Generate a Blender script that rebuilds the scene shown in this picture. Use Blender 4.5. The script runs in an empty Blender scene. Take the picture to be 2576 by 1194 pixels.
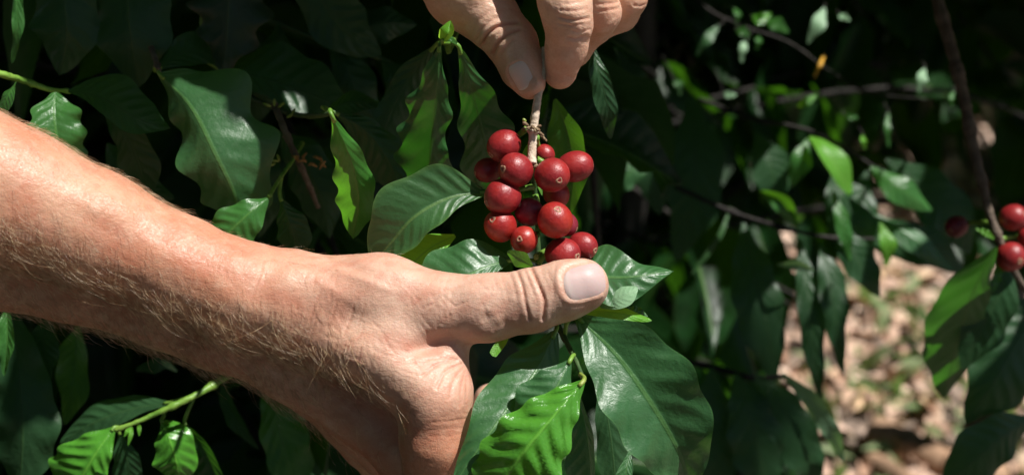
import bpy, math, random
import numpy as np
from mathutils import Vector, Matrix
R = math.radians
SC = bpy.context.scene
COL = SC.collection
random.seed(7)
RNG = np.random.default_rng(11)

# ------------------------------------------------------------------ camera, sky, sun, exposure
CAM_H, PITCH, D0 = 1.35, R(-28), 590.0            # metres, angle, millimetres to the hands
cd = bpy.data.cameras.new('camera'); cam = bpy.data.objects.new('camera', cd); COL.objects.link(cam)
cam.location = (0, 0, CAM_H); cam.rotation_euler = (R(90) + PITCH, 0, 0)
cd.sensor_width = 36; cd.lens = 50; cd.clip_start = 0.02; cd.clip_end = 500
cd.dof.use_dof = True; cd.dof.focus_distance = 0.580; cd.dof.aperture_fstop = 8.5
SC.camera = cam
LC = np.array([0.44, 0.785, 0.435]); LC /= np.linalg.norm(LC)      # towards the sun, camera axes
cp_, sp_ = math.cos(PITCH), math.sin(PITCH)
RIGHT = np.array([1., 0, 0]); FWD = np.array([0, cp_, sp_]); UP = np.array([0, -sp_, cp_])
LW = LC[0] * RIGHT + LC[1] * UP - LC[2] * FWD
w = bpy.data.worlds.new('World'); SC.world = w; w.use_nodes = True
nt = w.node_tree; nt.nodes.clear()
sky = nt.nodes.new('ShaderNodeTexSky'); sky.sky_type = 'NISHITA'; sky.sun_disc = False
sky.sun_elevation = math.asin(LW[2]); sky.sun_rotation = math.atan2(LW[0], LW[1])
bg = nt.nodes.new('ShaderNodeBackground'); bg.inputs['Strength'].default_value = 0.05
wo = nt.nodes.new('ShaderNodeOutputWorld')
nt.links.new(sky.outputs[0], bg.inputs[0]); nt.links.new(bg.outputs[0], wo.inputs[0])
sd = bpy.data.lights.new('sun', 'SUN'); sun = bpy.data.objects.new('sun', sd); COL.objects.link(sun)
sd.energy = 5.0; sd.angle = R(0.53); sd.color = (1, 0.965, 0.915)
sun.rotation_euler = Vector(LW).to_track_quat('Z', 'Y').to_euler(); sun.location = (2, -1, 5)
SC.view_settings.view_transform = 'Standard'; SC.view_settings.look = 'None'
SC.view_settings.exposure = 0.45; SC.view_settings.gamma = 1
SC.render.engine = 'CYCLES'
cy = SC.cycles
cy.use_denoising = True; cy.max_bounces = 6; cy.diffuse_bounces = 3; cy.glossy_bounces = 2
cy.transmission_bounces = 4; cy.transparent_max_bounces = 4; cy.sample_clamp_indirect = 4

# ------------------------------------------------------------------ space helpers
K = 36 / 50 * D0 / 2576 / 1.0                      # mm per picture unit at distance D0
def P(px, py, z=0.0):
    """picture units + millimetres towards the viewer from the hands' plane -> camera space, mm"""
    d = D0 - z
    return np.array([(px - 1288) * K * d / D0, (597 - py) * K * d / D0, -d])
def W(p):
    """camera space mm -> world metres"""
    p = np.asarray(p, float) / 1000
    return (p[..., 0:1] * RIGHT + p[..., 1:2] * UP - p[..., 2:3] * FWD) + np.array([0, 0, CAM_H])
def to_cam(q):
    v = np.asarray(q) - np.array([0, 0, CAM_H])
    return np.stack([v @ RIGHT, v @ UP, -(v @ FWD)], -1) * 1000
def to_px(q):
    c = to_cam(q); d = -c[..., 2]
    return 1288 + c[..., 0] / (K * d / D0), 597 - c[..., 1] / (K * d / D0), d
def catmull(pts, n):
    pts = np.asarray(pts, float)
    if len(pts) == 2:
        t = np.linspace(0, 1, n)[:, None]; return pts[0] * (1 - t) + pts[1] * t
    seg = np.r_[0, np.cumsum(np.linalg.norm(np.diff(pts[:, :3], axis=0), axis=1) + 1e-6)]
    u = seg / seg[-1]; m = np.gradient(pts, u, axis=0)
    t = np.linspace(0, 1, n); i = np.clip(np.searchsorted(u, t, 'right') - 1, 0, len(pts) - 2)
    h = (u[i + 1] - u[i])[:, None]; x = ((t - u[i]) / (u[i + 1] - u[i]))[:, None]
    return ((2*x**3 - 3*x**2 + 1) * pts[i] + (x**3 - 2*x**2 + x) * h * m[i]
            + (-2*x**3 + 3*x**2) * pts[i + 1] + (x**3 - x**2) * h * m[i + 1])

# ------------------------------------------------------------------ object helpers
def add_mesh(name, verts, faces, mat=None, parent=None, uv=None, smooth=True, attr=None, midx=None):
    verts = np.asarray(verts, np.float32)
    if parent is not None: verts = verts - np.array(parent.location, np.float32)
    me = bpy.data.meshes.new(name)
    if isinstance(faces, np.ndarray):
        n, k = faces.shape
        me.vertices.add(len(verts)); me.vertices.foreach_set('co', verts.ravel())
        me.loops.add(n * k); me.loops.foreach_set('vertex_index', faces.astype(np.int32).ravel())
        me.polygons.add(n); me.polygons.foreach_set('loop_start', np.arange(0, n * k, k, dtype=np.int32))
        me.update(calc_edges=True)
    else:
        me.from_pydata(verts.tolist(), [], faces)
    if uv is not None:
        l = me.uv_layers.new(name='UVMap')
        vi = np.zeros(len(me.loops), np.int32); me.loops.foreach_get('vertex_index', vi)
        l.data.foreach_set('uv', np.asarray(uv, np.float32)[vi].ravel())
    if attr is not None:
        for an, av in attr.items():
            a = me.attributes.new(an, 'FLOAT', 'POINT'); a.data.foreach_set('value', np.asarray(av, np.float32))
    if smooth: me.polygons.foreach_set('use_smooth', np.ones(len(me.polygons), bool))
    mats = mat if isinstance(mat, (list, tuple)) else [mat]
    for m_ in mats:
        if m_: me.materials.append(m_)
    if midx is not None: me.polygons.foreach_set('material_index', np.asarray(midx, np.int32))
    me.validate(); me.update()
    o = bpy.data.objects.new(name, me); COL.objects.link(o)
    if parent is not None: o.parent = parent
    return o
def thing(name, loc, label, cat, group=None):
    o = bpy.data.objects.new(name, None); COL.objects.link(o); o.location = tuple(loc); o.empty_display_size = 0.02
    o['label'] = label; o['category'] = cat
    if group: o['group'] = group
    return o
def tube_geo(path, rad, nseg=10, cap=True):
    path = np.asarray(path, float); n = len(path); rad = np.broadcast_to(np.asarray(rad, float), (n,))
    t = np.gradient(path, axis=0); t /= np.linalg.norm(t, axis=1)[:, None] + 1e-12
    ref = np.array([0.31, 0.17, 0.93]); V = []
    for i in range(n):
        a = np.cross(t[i], ref); a /= np.linalg.norm(a); b = np.cross(t[i], a)
        th = np.arange(nseg) / nseg * 2 * math.pi
        V.append(path[i] + rad[i] * (np.cos(th)[:, None] * a + np.sin(th)[:, None] * b))
    V = np.concatenate(V); F = []
    for i in range(n - 1):
        for j in range(nseg):
            F.append((i*nseg + j, i*nseg + (j+1) % nseg, (i+1)*nseg + (j+1) % nseg, (i+1)*nseg + j))
    if cap:
        F.append(tuple(range(nseg))[::-1]); F.append(tuple((n-1)*nseg + j for j in range(nseg)))
    return V, F
def join(parts):
    V, F, o = [], [], 0
    for v, f in parts:
        V.append(np.asarray(v)); F += [tuple(int(i) + o for i in q) for q in f]; o += len(v)
    return np.concatenate(V), F

# ------------------------------------------------------------------ material helpers
class G:
    def __init__(s, name):
        s.m = bpy.data.materials.new(name); s.m.use_nodes = True; s.t = s.m.node_tree; s.t.nodes.clear()
        s.out = s.n('OutputMaterial')
    def n(s, kind, **kw):
        x = s.t.nodes.new('ShaderNode' + kind)
        for k, v in kw.items(): setattr(x, k, v)
        return x
    def l(s, a, b): s.t.links.new(a, b)
    def put(s, sock, v):
        if hasattr(v, 'is_output'): s.l(v, sock)
        elif isinstance(v, tuple) and len(v) == 3 and sock.type == 'RGBA': sock.default_value = (*v, 1)
        else: sock.default_value = v
    def math(s, op, a, b=0.0, c=0.0):
        x = s.n('Math', operation=op); s.put(x.inputs[0], a); s.put(x.inputs[1], b); s.put(x.inputs[2], c); return x.outputs[0]
    def mix(s, f, a, b, mode='MIX'):
        x = s.n('Mix', data_type='RGBA', blend_type=mode); s.put(x.inputs[0], f); s.put(x.inputs[6], a); s.put(x.inputs[7], b); return x.outputs[2]
    def rng(s, v, a, b, c=0.0, d=1.0, smooth=True):
        x = s.n('MapRange', interpolation_type='SMOOTHSTEP' if smooth else 'LINEAR')
        for i, q in enumerate((v, a, b, c, d)): s.put(x.inputs[i], q)
        return x.outputs[0]
    def noise(s, scale, detail=3, rough=0.55, vec=None, dist=0.0):
        x = s.n('TexNoise'); x.inputs['Scale'].default_value = scale; x.inputs['Detail'].default_value = detail
        x.inputs['Roughness'].default_value = rough; x.inputs['Distortion'].default_value = dist
        s.l(vec if vec else s.obj(), x.inputs['Vector']); return x.outputs['Fac']
    def voro(s, scale, vec=None, feature='F1', out='Distance'):
        x = s.n('TexVoronoi', feature=feature); x.inputs['Scale'].default_value = scale
        s.l(vec if vec else s.obj(), x.inputs['Vector']); return x.outputs[out]
    def obj(s):
        if not hasattr(s, '_o'): s._o = s.n('TexCoord').outputs['Object']
        return s._o
    def bump(s, h, dist, strength=1.0, normal=None):
        x = s.n('Bump'); x.inputs['Strength'].default_value = strength; x.inputs['Distance'].default_value = dist
        s.l(h, x.inputs['Height'])
        if normal: s.l(normal, x.inputs['Normal'])
        return x.outputs[0]
    def bsdf(s, **kw):
        x = s.n('BsdfPrincipled')
        for k, v in kw.items(): s.put(x.inputs[k.replace('_', ' ')], v)
        return x
    def done(s, sh): s.l(sh, s.out.inputs[0]); return s.m

def leaf_mat(name, base, trans, vein, rough=0.36, tfac=0.28, nv=9, bump=0.0007, spots=0.0, spot_col=(0.25, 0.13, 0.03),
             island=False, back=None, edge=None, spec=0.5):
    g = G(name)
    uv = g.n('UVMap').outputs[0]; sx = g.n('SeparateXYZ'); g.l(uv, sx.inputs[0])
    s, t = sx.outputs[0], g.math('MULTIPLY_ADD', sx.outputs[1], 2.0, -1.0)
    a = g.math('ABSOLUTE', t)
    mid = g.rng(a, 0.022, 0.066, 1, 0)
    rnd = g.n('NewGeometry').outputs['Random Per Island'] if island else g.n('ObjectInfo').outputs['Random']
    n1 = g.noise(45, 4); n2 = g.noise(420, 3); n3 = g.noise(1600, 2)
    q = g.math('SUBTRACT', g.math('MULTIPLY', g.math('ADD', s, g.math('MULTIPLY', g.math('SUBTRACT', n1, .5), .09)), g.math('MULTIPLY_ADD', rnd, 3.0, nv - 1.5)), g.math('MULTIPLY', g.math('POWER', a, 1.25), 1.5))
    q = g.math('ADD', q, g.math('MULTIPLY', g.math('SIGN', t), 0.22))
    d = g.math('ABSOLUTE', g.math('SUBTRACT', g.math('FRACT', q), 0.5))          # 0 at a vein
    vm = g.math('MULTIPLY', g.rng(d, 0.015, 0.075, 1, 0), g.rng(a, 0.75, 1.0, 0.55, 0.0))
    dark = tuple(c * 0.55 for c in base); lite = tuple(min(1, c * 1.45) for c in base)
    c = g.mix(g.rng(n1, 0.35, 0.68), dark, lite)
    c = g.mix(g.math('MULTIPLY', g.rng(rnd, 0, 1), 0.35), c, (base[0] * 1.5, base[1] * 1.25, base[2] * 0.7))
    c = g.mix(g.math('MULTIPLY', g.rng(n2, 0.45, 0.75), 0.35), c, dark)
    if edge: c = g.mix(g.math('MULTIPLY', g.rng(g.math('ADD', a, g.math('MULTIPLY', g.math('SUBTRACT', n1, .5), .35)), 0.82, 1.0), 0.85), c, edge)
    if spots: c = g.mix(g.math('MULTIPLY', g.rng(g.math('ADD', g.noise(28, 5, .65), g.math('MULTIPLY', n2, .12)), 0.64, 0.74), spots), c, spot_col)
    c = g.mix(g.math('MULTIPLY', g.rng(g.voro(300), 0.02, 0.07, 1, 0), 0.35), c, (0.16, 0.19, 0.10))  # dust specks
    c = g.mix(g.math('MULTIPLY', vm, 0.22), c, vein)
    c = g.mix(mid, c, tuple(min(1, x * 1.5) for x in vein))
    c = g.mix(g.math('MULTIPLY', g.rng(a, .962, .985), .6), c, vein)
    bk = back or tuple(min(1, x * 1.7 + 0.015) for x in base)
    c = g.mix(g.math('MULTIPLY', g.n('NewGeometry').outputs['Backfacing'], 0.8), c, bk)
    h = g.math('ADD', g.math('MULTIPLY', g.math('SUBTRACT', g.rng(d, 0.0, 0.42), .6), g.math('MULTIPLY', g.rng(a, 0.03, 0.30), g.rng(a, .7, 1.0, 1.0, .35))), g.math('MULTIPLY', mid, -0.6))
    nrm = g.bump(h, bump, 0.38)
    h2 = g.math('ADD', g.math('MULTIPLY', n2, 1.0), g.math('MULTIPLY', n3, 0.35))
    nrm = g.bump(h2, 0.00032, 0.8, nrm)
    b = g.bsdf(Base_Color=c, Roughness=g.rng(n2, 0.3, 0.7, rough - 0.06, rough + 0.08), Specular_IOR_Level=spec, Normal=nrm)
    tr = g.n('BsdfTranslucent'); g.put(tr.inputs[0], g.mix(mid, g.mix(g.math('MULTIPLY', vm, .6), trans, tuple(x*.55 for x in trans)), tuple(x*.5 for x in trans)))
    mx = g.n('MixShader'); mx.inputs[0].default_value = tfac; g.l(b.outputs[0], mx.inputs[1]); g.l(tr.outputs[0], mx.inputs[2])
    return g.done(mx.outputs[0])

M = {}
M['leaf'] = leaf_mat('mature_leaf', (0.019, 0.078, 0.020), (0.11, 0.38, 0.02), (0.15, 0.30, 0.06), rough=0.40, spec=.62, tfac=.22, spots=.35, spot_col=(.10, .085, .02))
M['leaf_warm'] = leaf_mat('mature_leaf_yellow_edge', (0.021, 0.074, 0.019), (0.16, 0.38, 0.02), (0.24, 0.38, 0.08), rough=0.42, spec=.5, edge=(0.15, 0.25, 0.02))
M['leaf_deep'] = leaf_mat('shade_dark_leaf', (0.011, 0.046, 0.013), (0.08, 0.28, 0.015), (0.06, 0.12, 0.025), rough=0.38, spec=.35)  # base darkened so leaves in shade fall near black
M['leaf_young'] = leaf_mat('young_leaf', (0.040, 0.165, 0.010), (0.24, 0.56, 0.02), (0.22, 0.50, 0.06), rough=0.20, nv=8, bump=0.0022, tfac=.25)
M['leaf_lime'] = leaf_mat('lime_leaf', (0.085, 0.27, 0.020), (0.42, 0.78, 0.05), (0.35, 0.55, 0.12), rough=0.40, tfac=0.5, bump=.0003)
M['leaf_mid'] = leaf_mat('green_leaf', (0.024, 0.105, 0.016), (0.18, 0.50, 0.02), (0.16, 0.34, 0.06), rough=0.33, bump=.0005, tfac=0.35)
M['leaf_back'] = leaf_mat('backlit_leaf', (0.026, 0.125, 0.012), (0.20, 0.62, 0.03), (0.20, 0.36, 0.06), rough=0.36, tfac=0.42, bump=.0004, spots=.15, spot_col=(.10, .10, .02))
M['leaf_through'] = leaf_mat('sunlit_through_leaf', (0.014, 0.072, 0.010), (0.12, 0.48, 0.03), (0.14, 0.26, 0.04), rough=0.38, tfac=0.36, bump=.0006)
M['leaf_spot'] = leaf_mat('blotched_leaf', (0.012, 0.066, 0.010), (0.055, 0.29, 0.012), (0.09, 0.21, 0.03), rough=0.36, tfac=0.27, spots=0.30, spot_col=(0.20, 0.11, 0.03))
M['leaf_burnt'] = leaf_mat('burnt_edge_leaf', (0.008, 0.028, 0.013), (0.04, 0.14, 0.02), (0.08, 0.14, 0.04), edge=(0.26, 0.10, 0.05), rough=.5)
M['leaf_pale'] = leaf_mat('pale_underside', (0.15, 0.27, 0.15), (0.22, 0.42, 0.10), (0.25, 0.36, 0.16), rough=0.5, bump=.0002)
M['leaf_yellow'] = leaf_mat('yellowing_leaf', (0.50, 0.27, 0.02), (0.6, 0.36, 0.03), (0.5, 0.33, 0.06), rough=0.45)
M['crown'] = leaf_mat('shade_dark_crown_leaf', (0.008, 0.036, 0.009), (0.09, 0.30, 0.012), (0.045, 0.10, 0.02), rough=0.36, island=True, spec=.3, tfac=.30)  # albedo cut to deepen the shade among the crown leaves

def bark_mat(name, c1, c2, scale=220, bump=0.0008, rough=0.8):
    g = G(name); n = g.noise(scale, 5, .65); n2 = g.noise(scale * 4, 3)
    c = g.mix(g.rng(n, .35, .65), c1, c2)
    c = g.mix(g.math('MULTIPLY', g.rng(n2, .55, .7), .5), c, tuple(x * .4 for x in c1))
    b = g.bsdf(Base_Color=c, Roughness=rough, Normal=g.bump(g.math('ADD', n, g.math('MULTIPLY', n2, .4)), bump)); return g.done(b.outputs[0])
M['twig'] = bark_mat('twig_bark', (0.48, 0.36, 0.26), (0.76, 0.63, 0.49), 260, .0006)
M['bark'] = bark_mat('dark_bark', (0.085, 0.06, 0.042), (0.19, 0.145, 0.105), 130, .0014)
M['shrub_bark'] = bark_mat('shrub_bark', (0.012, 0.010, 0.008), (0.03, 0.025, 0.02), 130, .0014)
M['green_stem'] = bark_mat('green_stem', (0.10, 0.23, 0.025), (0.22, 0.38, 0.06), 120, .0003, .45)
M['dark_stem'] = bark_mat('dark_green_stem', (0.03, 0.075, 0.02), (0.07, 0.12, 0.04), 120, .0003, .5)
M['scale'] = bark_mat('bud_scale', (0.16, 0.085, 0.04), (0.36, 0.27, 0.16), 500, .0008)
M['dry'] = bark_mat('dry_flower', (0.30, 0.14, 0.04), (0.5, 0.28, 0.10), 300, .0006)
M['bud'] = bark_mat('green_bud', (0.16, 0.24, 0.03), (0.32, 0.38, 0.08), 300, .0003, .4)

def cherry_mat(name, c1, c2, c3):
    g = G(name); n = g.noise(90, 4); n2 = g.noise(700, 3); rnd = g.n('ObjectInfo').outputs['Random']
    c = g.mix(g.rng(n, .35, .68), c1, c2)
    c = g.mix(g.math('MULTIPLY', g.rng(g.noise(260, 3), .48, .72), .35), c, c3)
    c = g.mix(g.math('MULTIPLY', g.rng(g.voro(420), .03, .09, 1, 0), .3), c, (0.5, 0.22, 0.14))
    b = g.bsdf(Base_Color=c, Roughness=g.rng(n2, .3, .7, .34, .47), Specular_IOR_Level=.5, Subsurface_Weight=.06, Subsurface_Scale=.003,
               Normal=g.bump(g.math('ADD', n2, g.math('MULTIPLY', g.noise(2600, 2), .3)), .00022))
    b.inputs['Subsurface Radius'].default_value = (1, .1, .06)
    return g.done(b.outputs[0])
M['cherry'] = cherry_mat('ripe_cherry', (0.23, 0.012, 0.016), (0.31, 0.020, 0.019), (0.14, 0.008, 0.017))
M['cherry_purple'] = cherry_mat('dark_cherry', (0.17, 0.014, 0.03), (0.25, 0.02, 0.035), (0.10, 0.01, 0.024))
M['cherry_bright'] = cherry_mat('bright_cherry', (0.30, 0.015, 0.014), (0.38, 0.028, 0.016), (0.20, 0.010, 0.015))
M['scar'] = bark_mat('cherry_scar', (0.22, 0.10, 0.06), (0.50, 0.28, 0.18), 900, .0002)

# ------------------------------------------------------------------ sunlit-spot register: crown leaves over these are dropped
SHADE = []                                         # arrays of world points that added out-of-view leaves keep in shade
LIT = []                                           # arrays of world points that the sun reaches
def lit(points, r=0.006): LIT.append((np.asarray(points, float).reshape(-1, 3), r))

# ------------------------------------------------------------------ leaves
def leaf(br, mid, wl, wr, mat='leaf', zl=0, zr=0, arch=0.0, wave=(1.2, 5, 0.0), rip=0.0, petiole=None, lit_=None, label=None,
         nm=72, na=9, prad=0.9, tip=1.0, name='leaf', pmat=None, scal=0.05, shade_=True):
    """one leaf: midrib (picture units + mm depth) from base to tip, half widths to its left and right, edge depths in mm"""
    mp = np.array([P(*m) for m in mid]); c = catmull(mp, nm)
    s = np.linspace(0, 1, nm)
    unit = K * (-c[:, 2]) / D0
    def prof(wv):
        wv = np.atleast_1d(np.asarray(wv, float))
        if len(wv) == 1: return wv[0] * np.sin(np.pi * np.clip(s, 0, 1) ** 0.85) ** 0.75
        xs = np.linspace(0, 1, len(wv)); m = np.gradient(wv, xs)
        i = np.clip(np.searchsorted(xs, s, 'right') - 1, 0, len(wv) - 2); h = xs[i+1] - xs[i]; x = (s - xs[i]) / h
        r = (2*x**3-3*x**2+1)*wv[i] + (x**3-2*x**2+x)*h*m[i] + (-2*x**3+3*x**2)*wv[i+1] + (x**3-x**2)*h*m[i+1]
        return np.maximum(r, 0.3) * (1 - np.clip((s - .97) / .03, 0, 1) * .85)
    t2 = np.gradient(c[:, :2], axis=0); t2 /= np.linalg.norm(t2, axis=1)[:, None] + 1e-9
    k = 5; t2 = np.stack([np.convolve(np.pad(t2[:, i], k, 'edge'), np.ones(2*k+1)/(2*k+1), 'valid') for i in (0, 1)], 1)
    t2 /= np.linalg.norm(t2, axis=1)[:, None] + 1e-9
    left = np.c_[-t2[:, 1], t2[:, 0]]
    wl_, wr_ = prof(wl) * unit, prof(wr) * unit
    env = np.sin(np.pi * np.clip(s * 1.02, 0, 1)) ** 0.6
    ta = np.linspace(-1, 1, 2 * na + 1); V = []; UV = []
    am, fr, ph = wave
    ph2 = ph + 1.9
    for j, t in enumerate(ta):
        a = abs(t); Lside = t < 0
        wv = wl_ if Lside else wr_; ze = zl if Lside else zr; sg = 1 if Lside else -1
        w1 = np.sin(2*np.pi*fr*s + (ph if Lside else ph2) + 0.9*np.sin(5*s + ph)); 
        wvv = wv * (1 + 1.5 * scal * a**2 * np.sin(2*np.pi*fr*s + (ph if Lside else ph2) + 1.0))
        xy = c[:, :2] + left * (sg * a * wvv)[:, None]
        z = c[:, 2] + ze * env * (a ** 1.15) - arch * env * a * a + am * env * a**2.2 * w1
        if rip: z = z + 0.45 * rip * env * np.sin(np.pi * np.clip(a, 0, 1))**.8 * np.sin(2*np.pi*(9*s - 1.5*a**1.25 + .22*(-sg)) )
        if a < 0.08: z = z - 0.25 * env
        V.append(np.c_[xy, z]); UV.append(np.c_[s, np.full(nm, (t + 1) / 2)])
    nc = len(ta); V = np.stack(V, 1).reshape(-1, 3); UV = np.stack(UV, 1).reshape(-1, 2)
    i, j = np.meshgrid(np.arange(nm - 1), np.arange(nc - 1), indexing='ij')
    b0 = (i * nc + j).ravel(); F = np.c_[b0, b0 + nc, b0 + nc + 1, b0 + 1]
    VW = W(V); Fl = [tuple(f) for f in F.tolist()]; midx = [0] * len(Fl)
    if lit_ is not None:
        if lit_ is True: sel = np.ones(len(V), bool)
        else:
            s0, s1, t0, t1 = lit_; tt = UV[:, 1] * 2 - 1; sel = (UV[:, 0] >= s0) & (UV[:, 0] <= s1) & (tt >= t0) & (tt <= t1)
        lit(VW[sel][::4], 0.005)
        if shade_: SHADE.append(VW[~sel][::5])
    elif shade_: SHADE.append(VW[::5])
    mats = [M[mat]]
    if petiole is not None:
        pp = catmull(np.array([P(*q) for q in petiole] + [c[0], c[3]]), 10)
        pv, pf = tube_geo(W(pp), prad / 1000, 8); o = len(VW)
        Fl += [tuple(x + o for x in f) for f in pf]; midx += [1] * len(pf)
        VW = np.concatenate([VW, pv]); UV = np.concatenate([UV, np.tile([[.5, .5]], (len(pv), 1))]); mats.append(M[pmat or 'green_stem'])
    o = add_mesh(name, VW, Fl, mats, br, UV, midx=midx)
    if label: o['label'] = label
    return o
def stem(br, pts, r, mat, name='stem', knots=(), n=40, seg=12, noise=0.06):
    """a stem along picture points; r in mm (one value or one per point); knots: (position 0..1, swelling mm)"""
    c = catmull(np.array([P(*p) for p in pts]), n)
    rr = np.interp(np.linspace(0, 1, n), np.linspace(0, 1, len(np.atleast_1d(r))), np.atleast_1d(r)) if np.ndim(r) else np.full(n, r)
    x = np.linspace(0, 1, n)
    for k, a in knots: rr = rr + a * np.exp(-((x - k) / 0.022) ** 2)
    rr = rr * (1 + noise * RNG.standard_normal(n))
    v, f = tube_geo(W(c), rr / 1000, seg)
    v = v + RNG.standard_normal(v.shape) * noise * float(np.mean(rr)) * .001
    if 'bark' in mat or mat == 'dark_stem': SHADE.append(v[::7])
    return add_mesh(name, v, f, M[mat], br)
def blob_geo(c, axis, r, ln, nu=18, nv=14, dent=0.0):
    axis = np.asarray(axis, float); axis /= np.linalg.norm(axis)
    a = np.cross(axis, [0.3, 0.2, 0.9]); a /= np.linalg.norm(a); b = np.cross(axis, a)
    V = []; F = []
    for i in range(nv + 1):
        th = math.pi * i / nv; rr = math.sin(th) * r; h = -math.cos(th) * ln
        if dent: h -= dent * ln * math.exp(-(math.sin(th) / .22) ** 2) * (1 if h > 0 else -1)
        for j in range(nu):
            f = 2 * math.pi * j / nu; V.append(c + axis * h + (a * math.cos(f) + b * math.sin(f)) * rr)
    for i in range(nv):
        for j in range(nu): F.append((i*nu+j, i*nu+(j+1) % nu, (i+1)*nu+(j+1) % nu, (i+1)*nu+j))
    return np.array(V), F
def cherry(br, px, py, z, r, axis, el=1.06, mat='cherry', scar=True, stalk=None, label=None, sunny=True):
    """axis: camera-space direction in which the flower scar points; r in picture units"""
    c = P(px, py, z); rm = r * K * (-c[2]) / D0; ax = np.array(axis, float); ax /= np.linalg.norm(ax)
    v, f = blob_geo(c, ax, rm, rm * el, 30, 22, 0.03)
    v = v + (RNG.standard_normal(3) * .02 * rm)[None] * 0
    d = (v - c); ph = RNG.uniform(0, 6, 3)
    v = c + d * (1 + .018 * np.sin(d @ np.array([.35, .2, .1]) + ph[0]) + .015 * np.sin(d @ np.array([-.1, .3, .25]) + ph[1]))[:, None]
    o = add_mesh('cherry', W(v), f, M[mat], br)
    if label: o['label'] = label
    if sunny: lit(W(v)[(d @ LC) > 0.2 * rm][::6], 0.004)
    else: SHADE.append(W(v)[::6])
    if scar:
        a = np.cross(ax, [.2, .9, .1]); a /= np.linalg.norm(a); b = np.cross(ax, a); V = []; F = []; n = 18
        prof = [(0.02, -.10), (.07, -.10), (.10, .02), (.15, .055), (.20, .02), (.24, -.03)]
        top = c + ax * rm * el * 0.985
        for q, (pr, ph_) in enumerate(prof):
            for j in range(n):
                fa = 2*math.pi*j/n; wob = 1 + .12 * math.sin(3*fa + px)
                V.append(top + (a*math.cos(fa) + b*math.sin(fa)) * pr * rm * wob + ax * (ph_ * .55 * rm - (pr**2) * .5 * rm))
        for q in range(len(prof) - 1):
            for j in range(n): F.append((q*n+j, (q+1)*n+j, (q+1)*n+(j+1) % n, q*n+(j+1) % n))
        F.append(tuple(range(n)))
        s_ = add_mesh('flower_scar', W(np.array(V)) - np.array(br.location), F, M['scar'], None); s_.parent = o
    if stalk is not None:
        e = P(*stalk); s0 = c - ax * rm * .9; m = (s0 + e) / 2 - ax * rm * .15
        v, f = tube_geo(W(catmull(np.array([s0, m, e]), 8)), np.linspace(.0011, .0014, 8), 8)
        q = add_mesh('stalk', v - np.array(br.location), f, M['green_stem'], None); q.parent = o
    return o

# ------------------------------------------------------------------ hands: one smooth surface each, grown round a skeleton of tapered bones
def rc(p, a, b, ra, rb):
    """signed distance to a tapered bone"""
    ba = b - a; l2 = float(ba @ ba); rr = ra - rb; a2 = l2 - rr * rr; il2 = 1.0 / l2
    pa = p - a; y = pa @ ba; z = y - l2
    x2 = ((pa * l2 - y[..., None] * ba) ** 2).sum(-1); y2 = y * y * l2; z2 = z * z * l2
    k = np.sign(rr) * rr * rr * x2
    d = (np.sqrt(x2 * a2 * il2) + y * rr) * il2 - ra
    m1 = np.sign(z) * a2 * z2 > k; m2 = np.sign(y) * a2 * y2 < k
    d = np.where(m1, np.sqrt(x2 + z2) * il2 - rb, d)
    return np.where(~m1 & m2, np.sqrt(x2 + y2) * il2 - ra, d)
def smin(a, b, k):
    h = np.maximum(k - np.abs(a - b), 0) / k
    return np.minimum(a, b) - h * h * h * k / 6.0
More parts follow.
